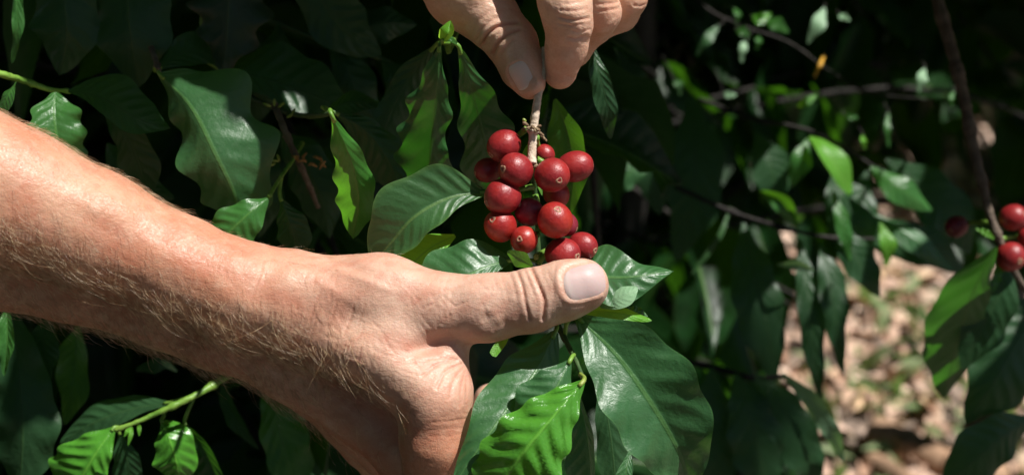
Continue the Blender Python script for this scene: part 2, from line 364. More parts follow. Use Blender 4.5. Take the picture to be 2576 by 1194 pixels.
class Body:
    def __init__(s): s.pr = []
    def bone(s, p0, p1, r0, r1, k=6.0, grp=0):
        a, b = P(*p0), P(*p1)
        s.pr.append((a, b, r0 * K * (-a[2]) / D0, r1 * K * (-b[2]) / D0, k, grp))
    def chain(s, pts, k=6.0, grp=0, k0=None):
        for i in range(len(pts) - 1):
            s.bone(pts[i][:3], pts[i+1][:3], pts[i][3], pts[i+1][3], (k0 if (i == 0 and k0) else k), grp)
    def sdf(s, p):
        sh = p.shape[:-1]; p = p.reshape(-1, 3); out = np.full(len(p), 12.0); gs = sorted({q[5] for q in s.pr})
        for g in gs:
            d = np.full(len(p), 12.0)
            for (a, b, ra, rb, k, gg) in s.pr:
                if gg != g: continue
                lo = np.minimum(a - ra, b - rb) - 11; hi = np.maximum(a + ra, b + rb) + 11
                m = np.where(((p > lo) & (p < hi)).all(1))[0]
                if len(m): d[m] = smin(d[m], rc(p[m], a, b, ra, rb), k)
            out = smin(out, d, s.gk.get(g, 1.2))
        return out.reshape(sh)
    gk = {}
    def grad(s, p, e=0.15):
        g = np.stack([s.sdf(p + np.eye(3)[i] * e) - s.sdf(p - np.eye(3)[i] * e) for i in range(3)], -1)
        return g / (np.linalg.norm(g, axis=-1)[:, None] + 1e-9)
    def surface(s, h=1.5, sub=1):
        lo = np.min([np.minimum(q[0] - q[2], q[1] - q[3]) for q in s.pr], 0) - 3 * h
        hi = np.max([np.maximum(q[0] + q[2], q[1] + q[3]) for q in s.pr], 0) + 3 * h
        n = np.ceil((hi - lo) / h).astype(int) + 1
        ax = [lo[i] + h * np.arange(n[i]) for i in range(3)]
        v = np.empty(n, np.float32)
        for i0 in range(0, n[0], 16):
            gx = np.stack(np.meshgrid(ax[0][i0:i0+16], ax[1], ax[2], indexing='ij'), -1)
            v[i0:i0+16] = s.sdf(gx)
        ins = v < 0; c = np.zeros(n - 1, np.int8)
        offs = [(i, j, k) for i in (0, 1) for j in (0, 1) for k in (0, 1)]
        for o in offs: c += ins[o[0]:n[0]-1+o[0], o[1]:n[1]-1+o[1], o[2]:n[2]-1+o[2]]
        idx = np.argwhere((c > 0) & (c < 8)); ids = np.full(n - 1, -1, np.int64); ids[tuple(idx.T)] = np.arange(len(idx))
        acc = np.zeros((len(idx), 3)); cnt = np.zeros(len(idx))
        for a in range(8):
            for b in range(a + 1, 8):
                d = np.abs(np.array(offs[a]) - np.array(offs[b]))
                if d.sum() != 1: continue
                va = v[tuple((idx + offs[a]).T)]; vb = v[tuple((idx + offs[b]).T)]; m = (va < 0) != (vb < 0)
                t = np.where(m, va / np.where(m, va - vb, 1), 0)
                acc += np.where(m[:, None], np.array(offs[a]) + t[:, None] * (np.array(offs[b]) - np.array(offs[a])), 0); cnt += m
        V = lo + h * (idx + acc / cnt[:, None]); F = []
        for d in range(3):
            e = np.zeros(3, int); e[d] = 1; u, w_ = [(1, 2), (2, 0), (0, 1)][d]
            sl0 = [slice(0, n[k] - 1) for k in range(3)]; sl1 = list(sl0); sl1[d] = slice(1, n[d])
            A, B = ins[tuple(sl0)], ins[tuple(sl1)]
            q = np.argwhere(A != B); q = q[(q[:, u] > 0) & (q[:, w_] > 0)]
            fl = A[tuple(q.T)]
            eu = np.zeros(3, int); eu[u] = 1; ew = np.zeros(3, int); ew[w_] = 1
            f = np.stack([ids[tuple((q - eu - ew).T)], ids[tuple((q - ew).T)], ids[tuple(q.T)], ids[tuple((q - eu).T)]], 1)
            f[~fl] = f[~fl][:, ::-1]; F.append(f)
        F = np.concatenate(F); F = F[(F >= 0).all(1)]
        for _ in range(sub):
            E = np.concatenate([F[:, [i, (i + 1) % 4]] for i in range(4)]); Es = np.sort(E, 1)
            key = Es[:, 0] * len(V) + Es[:, 1]; uq, inv = np.unique(key, return_inverse=True)
            ev = (V[uq // len(V)] + V[uq % len(V)]) / 2; nf = len(F); inv = inv.reshape(4, nf).T + len(V)
            fc = len(V) + len(ev) + np.arange(nf); fv = V[F].mean(1)
            F2 = np.concatenate([np.stack([F[:, i], inv[:, i], fc, inv[:, (i + 3) % 4]], 1) for i in range(4)])
            V = np.concatenate([V, ev, fv]); F = F2
        for _ in range(3):
            V = V - np.clip(s.sdf(V), -h, h)[:, None] * s.grad(V) * 0.9
        return V, F
def waves(p, lam, n=22, seed=0, stretch=(1, 1, 1)):
    r = np.random.default_rng(seed); o = np.zeros(len(p)); q = p * np.array(stretch)
    for _ in range(n):
        k = r.standard_normal(3); k /= np.linalg.norm(k); k *= 2 * math.pi / lam * r.uniform(.6, 1.5)
        o += np.sin(q @ k + r.uniform(0, 6.28))
    return o / math.sqrt(n)
def poly_dist(px, py, line):
    d = np.full(len(px), 1e9)
    for (x0, y0), (x1, y1) in zip(line[:-1], line[1:]):
        vx, vy = x1 - x0, y1 - y0; t = np.clip(((px - x0) * vx + (py - y0) * vy) / (vx*vx + vy*vy), 0, 1)
        d = np.minimum(d, np.hypot(px - x0 - t * vx, py - y0 - t * vy))
    return d
def scr(V): d = -V[:, 2]; return 1288 + V[:, 0] / (K * d / D0), 597 - V[:, 1] / (K * d / D0)
def crease(V, N, lines):
    px, py = scr(V); o = np.zeros(len(V)); f = np.clip(N[:, 2] * 1.6 + .25, 0, 1)
    for line, dep, sg in lines:
        line = catmull(np.array(line, float), 14) if len(line) > 2 else np.array(line, float)
        d = poly_dist(px, py, line)
        o -= dep * f * np.exp(-(d / sg) ** 2); o += dep * .22 * f * np.exp(-((d - 2.4 * sg) / (1.4 * sg)) ** 2)
    return o
def bumps(V, N, lst):
    px, py = scr(V); o = np.zeros(len(V)); f = np.clip(N[:, 2] * 1.6 + .4, 0, 1)
    for x, y, rx, ry, ang, h in lst:
        ca, sa = math.cos(R(ang)), math.sin(R(ang)); u = (px - x) * ca + (py - y) * sa; v = -(px - x) * sa + (py - y) * ca
        o += h * f * np.exp(-(u / rx) ** 2 - (v / ry) ** 2)
    return o

def skin_mat(name, base, red, pale, hairy=0.0):
    g = G(name)
    n1 = g.noise(28, 4); n2 = g.noise(160, 4, .6); n3 = g.noise(900, 3)
    at = g.n('Attribute'); at.attribute_name = 'flush_shade'
    c = g.mix(g.rng(n1, .35, .66), base, red)
    c = g.mix(g.math('MULTIPLY', g.rng(n2, .46, .70), .55), c, pale)
    c = g.mix(g.math('MULTIPLY', g.rng(n3, .50, .68), .16), c, tuple(x * .62 for x in red))
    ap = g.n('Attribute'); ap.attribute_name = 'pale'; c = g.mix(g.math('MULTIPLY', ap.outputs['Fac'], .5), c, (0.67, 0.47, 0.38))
    c = g.mix(at.outputs['Fac'], c, (red[0] * .92, red[1] * .62, red[2] * .58))
    c = g.mix(g.math('MULTIPLY', g.rng(g.voro(75), .04, .16, 1, 0), .30), c, (0.30, 0.13, 0.07))       # freckles
    mp = g.n('Mapping'); mp.inputs['Scale'].default_value = (1.0, 2.3, 1.6); mp.inputs['Rotation'].default_value = (0, R(-28), 0); g.l(g.obj(), mp.inputs[0])
    v1 = g.voro(620, mp.outputs[0], out='Distance'); v2 = g.voro(1500); fine = g.noise(2600, 2); med = g.noise(330, 4, .65)
    nrm = g.bump(med, .0007, .4)
    nrm = g.bump(g.math('ADD', g.math('MULTIPLY', v1, .8), g.math('MULTIPLY', v2, .5)),   .00018, .5, nrm)
    nrm = g.bump(fine, .00018, .6, nrm)
    b = g.bsdf(Base_Color=c, Roughness=g.math('SUBTRACT', g.rng(n3, .35, .66, .36, .58), g.math('MULTIPLY', g.rng(g.noise(1300, 2), .60, .70), .22)), Specular_IOR_Level=.42, Subsurface_Weight=.28, Subsurface_Scale=.0055, Normal=nrm)
    b.inputs['Subsurface Radius'].default_value = (1, .32, .18)
    return g.done(b.outputs[0])
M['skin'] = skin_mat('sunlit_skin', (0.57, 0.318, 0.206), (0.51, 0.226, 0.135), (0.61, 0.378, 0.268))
M['skin_lifted'] = skin_mat('shade_lifted_skin', (0.68, 0.415, 0.295), (0.63, 0.33, 0.22), (0.72, 0.48, 0.36))  # albedo raised to brighten the shaded upper hand
def nail_mat(name, c0, c1):
    g = G(name); n = g.noise(120, 3)
    mp = g.n('UVMap').outputs[0]; sx = g.n('SeparateXYZ'); g.l(mp, sx.inputs[0])
    lun = g.rng(sx.outputs[0], .06, .22, 1, 0); tip = g.rng(sx.outputs[0], .90, .95)
    c = g.mix(n, c0, c1); c = g.mix(g.math('MULTIPLY', lun, .5), c, (.72, .60, .55)); c = g.mix(g.math('MULTIPLY', tip, .65), c, (.74, .68, .60))
    st = g.n('TexWave', wave_type='BANDS', bands_direction='Y'); st.inputs['Scale'].default_value = 9; st.inputs['Distortion'].default_value = 1.5; g.l(mp, st.inputs[0])
    b = g.bsdf(Base_Color=c, Roughness=.42, Specular_IOR_Level=.22, Subsurface_Weight=.2, Subsurface_Scale=.002, Normal=g.bump(g.noise(700, 2), .00008, .5))
    return g.done(b.outputs[0])
M['nail'] = nail_mat('thumb_nail', (.50, .345, .325), (.54, .41, .39))
M['nail_lifted'] = nail_mat('shade_lifted_nail', (.66, .48, .42), (.70, .55, .49))  # nail colour raised too, making up for light missing on the shaded thumb
def nail(body, br, cx, cy, ang, hu, hv, mat, z0=80, off=0.45, view=(0, 0, 1)):
    """a nail: a rounded plate laid on the surface, seen from VIEW (camera axes)"""
    nu, nv = 26, 22; u = np.linspace(-1, 1, nu); v = np.linspace(-1, 1, nv); uu, vv = np.meshgrid(u, v, indexing='ij')
    sq = np.where(uu > 0, 1 - .10 * uu**4, 1 - .26 * uu**4); x = uu * hu * (1 - .12 * vv**4 - .06 * vv**2); y = vv * hv * sq
    ca, sa = math.cos(R(ang)), math.sin(R(ang)); px = cx + x * ca - y * sa; py = cy + x * sa + y * ca
    vw = np.array(view, float); vw /= np.linalg.norm(vw)
    c0 = P(cx, cy, 0); zs = np.array([body.sdf(np.array([c0 + vw * t]))[0] for t in np.linspace(60, -60, 400)])
    t0 = np.linspace(60, -60, 400)[np.argmax(zs < 0)]; q = np.stack([P(a, b, 0) for a, b in zip(px.ravel(), py.ravel())]) + vw * (t0 + 4)
    for _ in range(40): q = q - vw * np.clip(body.sdf(q), -2, 3)[:, None] * .7
    g = body.grad(q); e = np.maximum(np.abs(uu), np.abs(vv)).ravel()
    up = np.where(uu.ravel() > 0, .25, 0.0)
    q = q + g * (off * (1 - e**6) - .5 * e**8 + up * uu.ravel()**2)[:, None]
    i, j = np.meshgrid(np.arange(nu - 1), np.arange(nv - 1), indexing='ij'); b0 = (i * nv + j).ravel()
    o = add_mesh('nail', W(q), np.c_[b0, b0 + nv, b0 + nv + 1, b0 + 1], M[mat], br, np.c_[(uu.ravel() + 1) / 2, (vv.ravel() + 1) / 2])
    return o
def nail_bed(V, N, cx, cy, ang, hu, hv, dep=.5, rim=.55):
    px, py = scr(V); ca, sa = math.cos(R(ang)), math.sin(R(ang)); x = ((px - cx) * ca + (py - cy) * sa) / hu; y = (-(px - cx) * sa + (py - cy) * ca) / hv
    r = (np.abs(x) ** 3.2 + np.abs(y) ** 3.2) ** (1 / 3.2); f = np.clip(N[:, 2] * 2, 0, 1)
    return f * (-dep * np.clip((1.04 - r) / .1, 0, 1) + rim * np.exp(-((r - 1.15) / .10) ** 2) * np.where(x > .75, .25, 1))

# ---- the forearm and hand coming in from the left
A = Body()
ST = [  # top-edge point, across direction, width, z of the axis
    ((-250, 150), (-.47, .88), 560, 34), ((-100, 228), (-.43, .90), 522, 26), ((100, 340), (-.40, .915), 455, 18), ((300, 450), (-.42, .907), 380, 12),
    ((500, 560), (-.42, .907), 330, 6), ((640, 620), (-.40, .916), 325, 4), ((760, 634), (-.35, .937), 352, 2)]
UP_, LO_ = [], []
for (tx, ty), (nx, ny), wd, z in ST:
    l = math.hypot(nx, ny); nx, ny = nx / l, ny / l; ru = wd * .37; rl = wd * .345
    UP_.append((tx + nx * ru, ty + ny * ru, z + 5, ru)); LO_.append((tx + nx * (wd - rl), ty + ny * (wd - rl), z - 18 * wd / 400, rl))
A.chain(UP_, 9); A.chain(LO_, 9, k0=12)
A.bone((756, 757, 5), (962, 752, 10), 122, 106, 9); A.bone((1090, 800, 12), (1118, 880, 16), 84, 50, 10); A.bone((1122, 886, 17), (1112, 970, 19), 47, 68, 10)                  # thumb side of the wrist
A.bone((962, 752, 10), (1118, 776, 15), 106, 84, 9)                 # thumb metacarpal
A.bone((1118, 776, 15), (1225, 771, 20), 84, 82, 8)                 # thumb: first phalanx
A.bone((1225, 771, 20), (1340, 755, 24), 82, 77, 6)
A.bone((1340, 755, 24), (1420, 730, 26), 76, 72, 5)                 # last phalanx
A.bone((1420, 730, 26), (1464, 717, 26), 72, 67, 5)
A.bone((790, 810, 4), (930, 890, 18), 112, 78, 9)                   # index metacarpal
A.bone((930, 890, 18), (1088, 1008, 22), 78, 90, 9)
A.bone((985, 850, 19), (1096, 965, 19), 74, 72, 12)                  # muscle between thumb and index
A.bone((745, 930, -12), (900, 1030, -18), 86, 80, 12)                # middle metacarpal
A.bone((900, 1030, -18), (1030, 1130, -12), 80, 80, 12); A.bone((1030, 1130, -12), (1058, 1270, -16), 80, 76, 12)
A.bone((735, 920, -22), (985, 1130, -48), 82, 74, 10)               # ring
A.bone((735, 905, -32), (930, 1110, -64), 76, 68, 10)               # little
A.bone((900, 860, -16), (1040, 1000, -30), 90, 90, 12)              # palm
A.bone((860, 800, -8), (1050, 850, -12), 90, 60, 12)
A.chain([(1088, 1008, 22, 90), (1096, 1110, 19, 87), (1088, 1260, 9, 80), (1140, 1390, -30, 60), (1240, 1330, -72, 48)], 5, 0)
A.chain([(1046, 1124, -26, 78), (1120, 1135, -66, 64), (1200, 1090, -92, 54), (1236, 1010, -90, 45)], 4, 1)
A.chain([(985, 1130, -48, 74), (1085, 1225, -84, 62), (1190, 1185, -108, 54), (1240, 1100, -104, 45)], 4, 2)
A.chain([(930, 1110, -64, 68), (1020, 1240, -100, 54), (1110, 1240, -124, 47), (1170, 1180, -122, 40)], 4, 3)
A.gk = {1: 7.0, 2: 7.0, 3: 7.0}
V, F = A.surface(1.1, 1); N = A.grad(V); px, py = scr(V)
disp = waves(V, 34, 20, 1) * .40 + waves(V, 13, 20, 2) * .09 + waves(V, 4.0, 26, 3) * .03 + waves(V, 1.9, 30, 9) * .018
disp += bumps(V, N, [(905, 655, 42, 18, 10, .9), (1010, 690, 60, 16, 15, .5), (880, 690, 90, 12, 20, .6), (820, 720, 100, 14, 30, .4),   # wrist bones and tendons
                     (1085, 866, 56, 22, -15, -3.0), (1190, 846, 40, 14, -20, .6), (1235, 838, 22, 14, -20, .5),
                     (905, 985, 60, 40, 40, -1.6), (985, 1060, 34, 60, 20, -1.6), (1000, 930, 110, 30, 30, .8),
                     (1222, 800, 16, 13, 0, -.6), (1250, 802, 14, 12, 0, .25), (1270, 808, 9, 12, 10, -.35), (1292, 804, 14, 12, 0, .2), (1312, 808, 8, 12, 0, -.25),
                     (1150, 720, 46, 30, 0, .7), (620, 770, 120, 30, 35, .5), (420, 640, 160, 34, 30, .6), (240, 560, 140, 26, 30, -.4)])
CR = [([(1300, 680), (1313, 718), (1321, 760), (1332, 800)], .55, 4.2), ([(1337, 676), (1354, 716), (1369, 756), (1366, 800)], .8, 4.4),
      ([(1322, 686), (1334, 714), (1344, 742)], .16, 3.2), ([(1285, 690), (1292, 720), (1300, 752)], .14, 3.2), ([(1380, 690), (1390, 716), (1394, 745)], .12, 3.2),
      ([(1262, 692), (1270, 726), (1278, 756)], .10, 3.2), ([(1244, 696), (1250, 730)], .08, 3.2),
      ([(1078, 1082), (1120, 1078), (1172, 1074)], .08, 3), ([(1082, 1094), (1130, 1096), (1178, 1086)], .08, 3), ([(1088, 1060), (1130, 1058), (1180, 1050)], .18, 3),
      ([(1150, 905), (1100, 915), (1062, 945)], .4, 4), ([(1160, 915), (1120, 935), (1098, 975)], .4, 4), ([(1165, 925), (1140, 960), (1130, 1000)], .35, 4),
      ([(1170, 935), (1160, 975), (1155, 1020)], .3, 4), ([(1140, 900), (1090, 900), (1040, 915)], .3, 4), ([(1175, 945), (1172, 990), (1168, 1040)], .25, 3)]
rr_ = np.random.default_rng(5)
for i in range(46):                                                  # fine cross-wrinkles at the wrist and over the thumb base
    x = rr_.uniform(650, 930); y = 640 + (x - 640) * .25 + rr_.uniform(0, 190); l = rr_.uniform(30, 80)
    CR.append(([(x, y), (x - .12 * l + rr_.uniform(-6, 6), y + l * .5), (x - .34 * l, y + l)], rr_.uniform(.06, .16), 3.2))
for i in range(60):
    x = rr_.uniform(1000, 1240); y = rr_.uniform(700, 830); l = rr_.uniform(18, 46); a = rr_.choice([-.9, .9, -.4, 1.4]) + rr_.uniform(-.3, .3)
    CR.append(([(x, y), (x + l * math.cos(a), y + l * math.sin(a))], rr_.uniform(.05, .13), 3))
for i in range(40):
    x = rr_.uniform(820, 1060); y = rr_.uniform(790, 920) + (x - 900) * .25; l = rr_.uniform(20, 50); a = rr_.uniform(.2, 1.2)
    CR.append(([(x, y), (x + l * math.cos(a), y + l * math.sin(a))], rr_.uniform(.05, .12), 3))
cr = crease(V, N, CR); NB = (1466, 704, -13, 55, 46)
disp = disp * np.where((px > 1395), .4, 1) + cr + nail_bed(V, N, *NB, rim=.35)
flush_shade = np.clip(-cr * .55, 0, .6) + .35 * np.exp(-((px - 1085) / 60) ** 2 - ((py - 868) / 30) ** 2) + .24 * np.clip(waves(V, 22, 16, 8), 0, 1) + .16 * np.clip(waves(V, 7, 20, 18), 0, 1.5)  # redness in creases and mottles, plus painted shade in the hollow under the thumb
VA = V + N * disp[:, None]; WA = W(VA)
arm = thing('person', W(P(300, 640, 0)), 'hairy sunlit forearm with its hand held thumb up, cradling leaves under the red cherries', 'hand', 'hands of the cherry picker')
add_mesh('skin', WA, F, M['skin'], arm, attr={'flush_shade': flush_shade, 'pale': np.clip((px - 560) / 500, 0, 1) * np.clip((1120 - py) / 200, 0, 1)})
nail(A, arm, *NB, 'nail', off=-.05)
lit(WA[(N @ LC) > .1][::25], 0.006)
# hair of the forearm
vis = np.where((N[:, 2] > -.25) & (px > -60) & (px < 1010))[0]
HV, HF = [], []; hr = np.random.default_rng(21)
NC_ = [(0, 640), (300, 780), (640, 870), (900, 960), (1010, 1030)]
def hairs(n, dens, lmin, lmax, rad):
    k = 0; tries = 0
    while k < n and tries < n * 60:
        tries += 1; i = vis[hr.integers(len(vis))]; x, y = px[i], py[i]
        if hr.random() > dens(x, y, N[i]): continue
        k += 1; nn = N[i]; t = np.array([.55, -.83, .05]) + hr.normal(0, .34, 3); t -= nn * (t @ nn); t /= np.linalg.norm(t)
        b = np.cross(nn, t); ln = hr.uniform(lmin, lmax) * (1.5 if hr.random() < .06 else 1); cur = hr.normal(.1, .6); wv = hr.normal(0, .22); pts = []; p = VA[i] - nn * .2; m = 6
        for q in range(m):
            pts.append(p); f = q / (m - 1); dr = t + nn * (.55 - .75 * f) + b * (cur * f + wv * math.sin(5 * f)); dr /= np.linalg.norm(dr); p = p + dr * ln / (m - 1)
        pts = np.array(pts); o = len(HV) * m * 3; v, f = tube_geo(pts, np.linspace(rad, rad * .35, m), 3, False)
        HV.append(v); HF.append(np.array(f) + o)
def band(x, y, n):
    c = np.interp(x, [q[0] for q in NC_], [q[1] for q in NC_]); return math.exp(-((y - c - 10) / 105) ** 2) * (1 if x < 760 else max(.04, 1 - (x - 760) / 230))
hairs(3000, band, 6, 14, .055)
hairs(160, band, 12, 22, .085)
hairs(1500, lambda x, y, n: (.5 if x < 600 else .12) * (1 if y < np.interp(x, [0, 640], [900, 1000]) else .2) * (.35 + .65 * (n[2] < .75)), 2.5, 6, .03)
hairs(420, lambda x, y, n: 1.0 if (n[2] < .25 and n[1] > 0 and x < 460) else 0, 3, 8, .038)
g = G('blond_hair'); hn = g.noise(300, 1)
hb = g.bsdf(Base_Color=g.mix(g.rng(hn, .4, .6), (.30, .16, .07), (.72, .53, .32)), Roughness=.32, Specular_IOR_Level=.7); M['hair'] = g.done(hb.outputs[0])
add_mesh('arm_hair', W(np.concatenate(HV)), np.concatenate(HF), M['hair'], arm)

# ---- the hand reaching in from above, pinching the twig
B = Body()
B.chain([(830, -1250, 8, 210), (1010, -760, 2, 170), (1120, -500, 0, 150)], 10)
B.bone((1120, -500, 4), (1320, -230, 7), 120, 84, 10); B.bone((1120, -500, 0), (1400, -250, 2), 120, 82, 10)
B.bone((1120, -500, -6), (1460, -265, -4), 115, 78, 10); B.bone((1110, -480, -12), (1500, -290, -22), 105, 70, 10)
B.bone((1090, -430, 2), (1080, -190, 0), 125, 122, 10); B.bone((1080, -190, 0), (1168, -28, -6), 122, 98, 9)
B.chain([(1168, -28, -6, 98), (1232, 44, -5, 70), (1288, 108, -3, 61), (1313, 166, 0, 52), (1332, 210, 2, 37)], 5)
B.chain([(1320, -230, 7, 80), (1402, -80, 13, 69), (1422, 18, 18, 63), (1429, 62, 15, 57), (1424, 122, 9, 50), (1410, 184, 3, 39)], 5, 1)
B.chain([(1400, -250, 2, 78), (1480, -90, 4, 62), (1504, 30, -8, 56), (1492, 62, -16, 50), (1440, 120, -28, 46), (1408, 150, -30, 40)], 5, 2)
B.chain([(1460, -265, -4, 74), (1540, -120, -14, 58), (1578, -6, -24, 50), (1560, 30, -32, 45), (1490, 70, -36, 42)], 5, 3)
B.chain([(1500, -290, -22, 66), (1570, -180, -26, 50), (1600, -90, -30, 43), (1560, -60, -42, 38)], 5, 4)
B.gk = {1: 2.0, 2: 2.0, 3: 2.0, 4: 2.0}
V, F = B.surface(1.2, 1); N = B.grad(V); px, py = scr(V)
disp = waves(V, 26, 20, 4) * .35 + waves(V, 10, 20, 5) * .12 + waves(V, 3.5, 26, 6) * .045 + waves(V, 1.8, 30, 19) * .025
disp += bumps(V, N, [(1455, 45, 34, 26, 0, .8), (1462, 96, 20, 12, 20, -.7), (1448, 186, 18, 14, 0, .6), (1345, 222, 22, 16, -50, 1.2), (1230, 90, 50, 40, 30, .8),
                     (1350, 205, 18, 16, 0, .8), (1528, 25, 30, 26, 0, .6)])
CB = [([(1213, 112), (1232, 82), (1262, 64), (1300, 58)], 1.1, 4.2), ([(1240, 136), (1256, 108), (1280, 86), (1306, 76)], 1.1, 4.2), ([(1262, 138), (1274, 118), (1292, 100)], .4, 4),
      ([(1200, 98), (1216, 70), (1250, 44)], .3, 4), ([(1188, 84), (1200, 56), (1236, 26)], .2, 4), ([(1250, 30), (1280, 22), (1310, 30)], .2, 4),
      ([(1408, 44), (1440, 50), (1478, 46)], .4, 3.2), ([(1410, 26), (1440, 28), (1474, 22)], .3, 3), ([(1430, 96), (1452, 100), (1474, 92)], .45, 4), ([(1420, 10), (1445, 8), (1470, 2)], .25, 3),
      ([(1440, 78), (1462, 82), (1482, 74)], .3, 3), ([(1404, 60), (1430, 64), (1460, 60)], .25, 3), ([(1500, 28), (1530, 26), (1556, 22)], .3, 3), ([(1505, 10), (1530, 10), (1552, 6)], .25, 3),
      ([(1595, 14), (1612, 16), (1626, 12)], .3, 3), ([(1425, 190), (1440, 194), (1452, 186)], .35, 3.5)]
cr = crease(V, N, CB); NB = (1311, 193, 60, 37, 27)
disp = disp + cr + nail_bed(V, N, *NB, dep=.4, rim=.4)
VB = V + N * disp[:, None]
hand = thing('person', W(P(1250, -200, 0)), 'bare hand reaching down from the top edge, pinching the cherry twig between thumb and finger', 'hand', 'hands of the cherry picker')
add_mesh('skin', W(VB), F, M['skin_lifted'], hand, attr={'flush_shade': np.clip(-cr * .6, 0, .6)})
nail(B, hand, *NB, 'nail_lifted', off=-.05)
lit(W(VB)[((N @ LC) > .1) & (px > 1385)][::25], 0.005)

# ------------------------------------------------------------------ the branch in the hands, with its cherries
S_ = (0, 0, 1)
br = thing('coffee_branch', W(P(1340, 420, 0)), 'coffee branch with a bunch of ripe red cherries, held between the two hands', 'branch', 'leafy coffee branches')
stem(br, [(1372, 120, 3), (1366, 190, 4), (1354, 240, 5), (1345, 300, 5), (1340, 350, 5), (1337, 412, 6)], [1.5, 1.55, 1.6, 1.75, 1.7, 1.9], 'twig', 'twig', ((.72, 1.1), (.99, .35)), 70, 16, .035)
stem(br, [(1337, 408, 4), (1344, 470, -4), (1352, 560, -6), (1356, 660, -6), (1386, 770, -2), (1420, 850, 8), (1448, 905, 22), (1470, 960, 32)], [1.2, 1.1, 1.1, 1.2, 1.3, 1.3, 1.0, .8], 'dark_stem', 'stem', ((.2, .5), (.62, .5)), 60, 10)
parts = []
for i, (x, y, z, dx, dy, dz, r, l) in enumerate([(1322, 312, 7, -1, .5, .5, .8, 1.5), (1330, 322, 8, -1, -.1, .6, .7, 1.3), (1352, 326, 8, .8, -.5, .6, .8, 1.6), (1360, 336, 6, 1, -.8, .3, .75, 1.8),
        (1366, 346, 4, .9, -.9, .2, .6, 1.5), (1340, 320, 9, 0, -.3, 1, .9, 1.0), (1318, 324, 5, -1, -.3, .3, .6, 1.1), (1356, 318, 7, 1, .2, .6, .6, 1.2), (1372, 352, 3, .8, -.9, .3, .45, 1.0), (1346, 328, 8, .3, -1, .8, .6, 1.2)]):
    v, f = blob_geo(P(x, y, z), (dx, dy, dz), r, l, 8, 6); parts.append((W(v + RNG.standard_normal(v.shape) * .09), f))
v, f = join(parts); add_mesh('bud_scales', v, f, M['scale'], br)
v, f = blob_geo(P(1319, 303, 6), (-.6, .7, .4), .75, 1.1, 10, 8); add_mesh('bud', W(v), f, M['bud'], br)
v, f = blob_geo(P(1347, 418, 6), (.1, -1, .3), 1.3, 1.1, 10, 8); add_mesh('bud', W(v + RNG.standard_normal(v.shape) * .1), f, M['scale'], br)
v, f = blob_geo(P(1349, 645, 0), (.1, 1, .4), 1.3, 1.5, 12, 8); add_mesh('bud', W(v), f, M['bud'], br)
cherry(br, 1268, 367, 2, 41, (-.75, -.55, .35), 1.10, 'cherry', stalk=(1326, 322, 4))
cherry(br, 1227, 428, -6, 31, (-.9, -.25, .3), 1.16, 'cherry', stalk=(1318, 400, -4))
cherry(br, 1370, 388, -8, 25, (.5, -.5, .3), 1.05, 'cherry', stalk=(1350, 345, 0))
cherry(br, 1447, 419, -2, 40, (.92, .12, .05), 1.16, 'cherry', stalk=(1350, 400, -2))
cherry(br, 1400, 488, -9, 34, (.3, -.8, .3), 1.05, 'cherry_bright', stalk=(1345, 450, -4))
cherry(br, 1297, 427, 10, 44, (-.72, .02, .70), 1.05, 'cherry', stalk=(1337, 415, 2))
cherry(br, 1389, 441, 11, 44, (.38, -.32, .88), 1.06, 'cherry', stalk=(1342, 420, 2))
cherry(br, 1264, 494, 9, 45, (-.85, -.35, .35), 1.09, 'cherry', stalk=(1342, 470, 0))
cherry(br, 1331, 533, 3, 36, (-.7, .5, .5), 1.06, 'cherry_purple', label='dark purple red cherry', stalk=(1346, 490, -3))
cherry(br, 1420, 562, -4, 31, (.8, -.4, .2), 1.15, 'cherry_purple', stalk=(1352, 545, -4))
cherry(br, 1396, 553, 11, 46, (.12, .58, .80), 1.0, 'cherry_bright', stalk=(1352, 575, -4))
cherry(br, 1259, 567, 7, 41, (-.48, .35, .80), 1.08, 'cherry_bright', stalk=(1345, 590, -4))
cherry(br, 1319, 602, 10, 35, (-.38, .02, .92), 1.0, 'cherry_bright', stalk=(1352, 590, -4))
cherry(br, 1466, 618, -2, 36, (.75, -.3, .5), 1.1, 'cherry', stalk=(1356, 640, -5))
cherry(br, 1416, 640, 6, 43, (.75, -.1, .6), 1.1, 'cherry', stalk=(1356, 660, -5))
# leaves at the cluster
leaf(br, [(1222, 483, -4), (1130, 499, 0), (1040, 549, 2), (985, 610, -2), (935, 668, -8)], [6, 36, 56, 44, 6], [6, 84, 102, 80, 8], 'leaf_warm', zl=5, zr=3, wave=(1.2, 3, .5), rip=.45,
     petiole=[(1340, 470, -6), (1270, 478, -7)], lit_=True, label='broad dark leaf beside the cherries')
leaf(br, [(1145, 592, -14), (1085, 622, -8), (1030, 672, -4), (1000, 720, -4)], [4, 34, 44, 6], [4, 34, 46, 6], 'leaf_lime', zl=3, zr=-6, wave=(.8, 2, 0), lit_=True, label='pale folded leaf')
leaf(br, [(1285, 655, 4), (1235, 668, 10), (1180, 692, 14), (1110, 725, 12), (1050, 760, 6)], [4, 26, 34, 30, 6], [10, 68, 92, 78, 6], 'leaf', zl=3, zr=-7, wave=(2.0, 2.5, .4), rip=.5,
     petiole=[(1352, 655, -8)], lit_=True)
leaf(br, [(1340, 670, 14), (1308, 650, 17), (1276, 632, 16)], [3, 22, 4], [3, 20, 4], 'leaf_mid', zl=-3, zr=2, wave=(.4, 2, 0), lit_=True, nm=30)
leaf(br, [(1430, 676, -4), (1530, 697, 4), (1610, 694, 6), (1656, 685, 4), (1694, 682, 2)], [8, 76, 68, 26, 1], [8, 42, 76, 34, 1], 'leaf', zl=-8, zr=3, wave=(2.2, 2, 1.2), rip=.3,
     petiole=[(1386, 690, -8)], lit_=(0.35, 1, -1, 1))
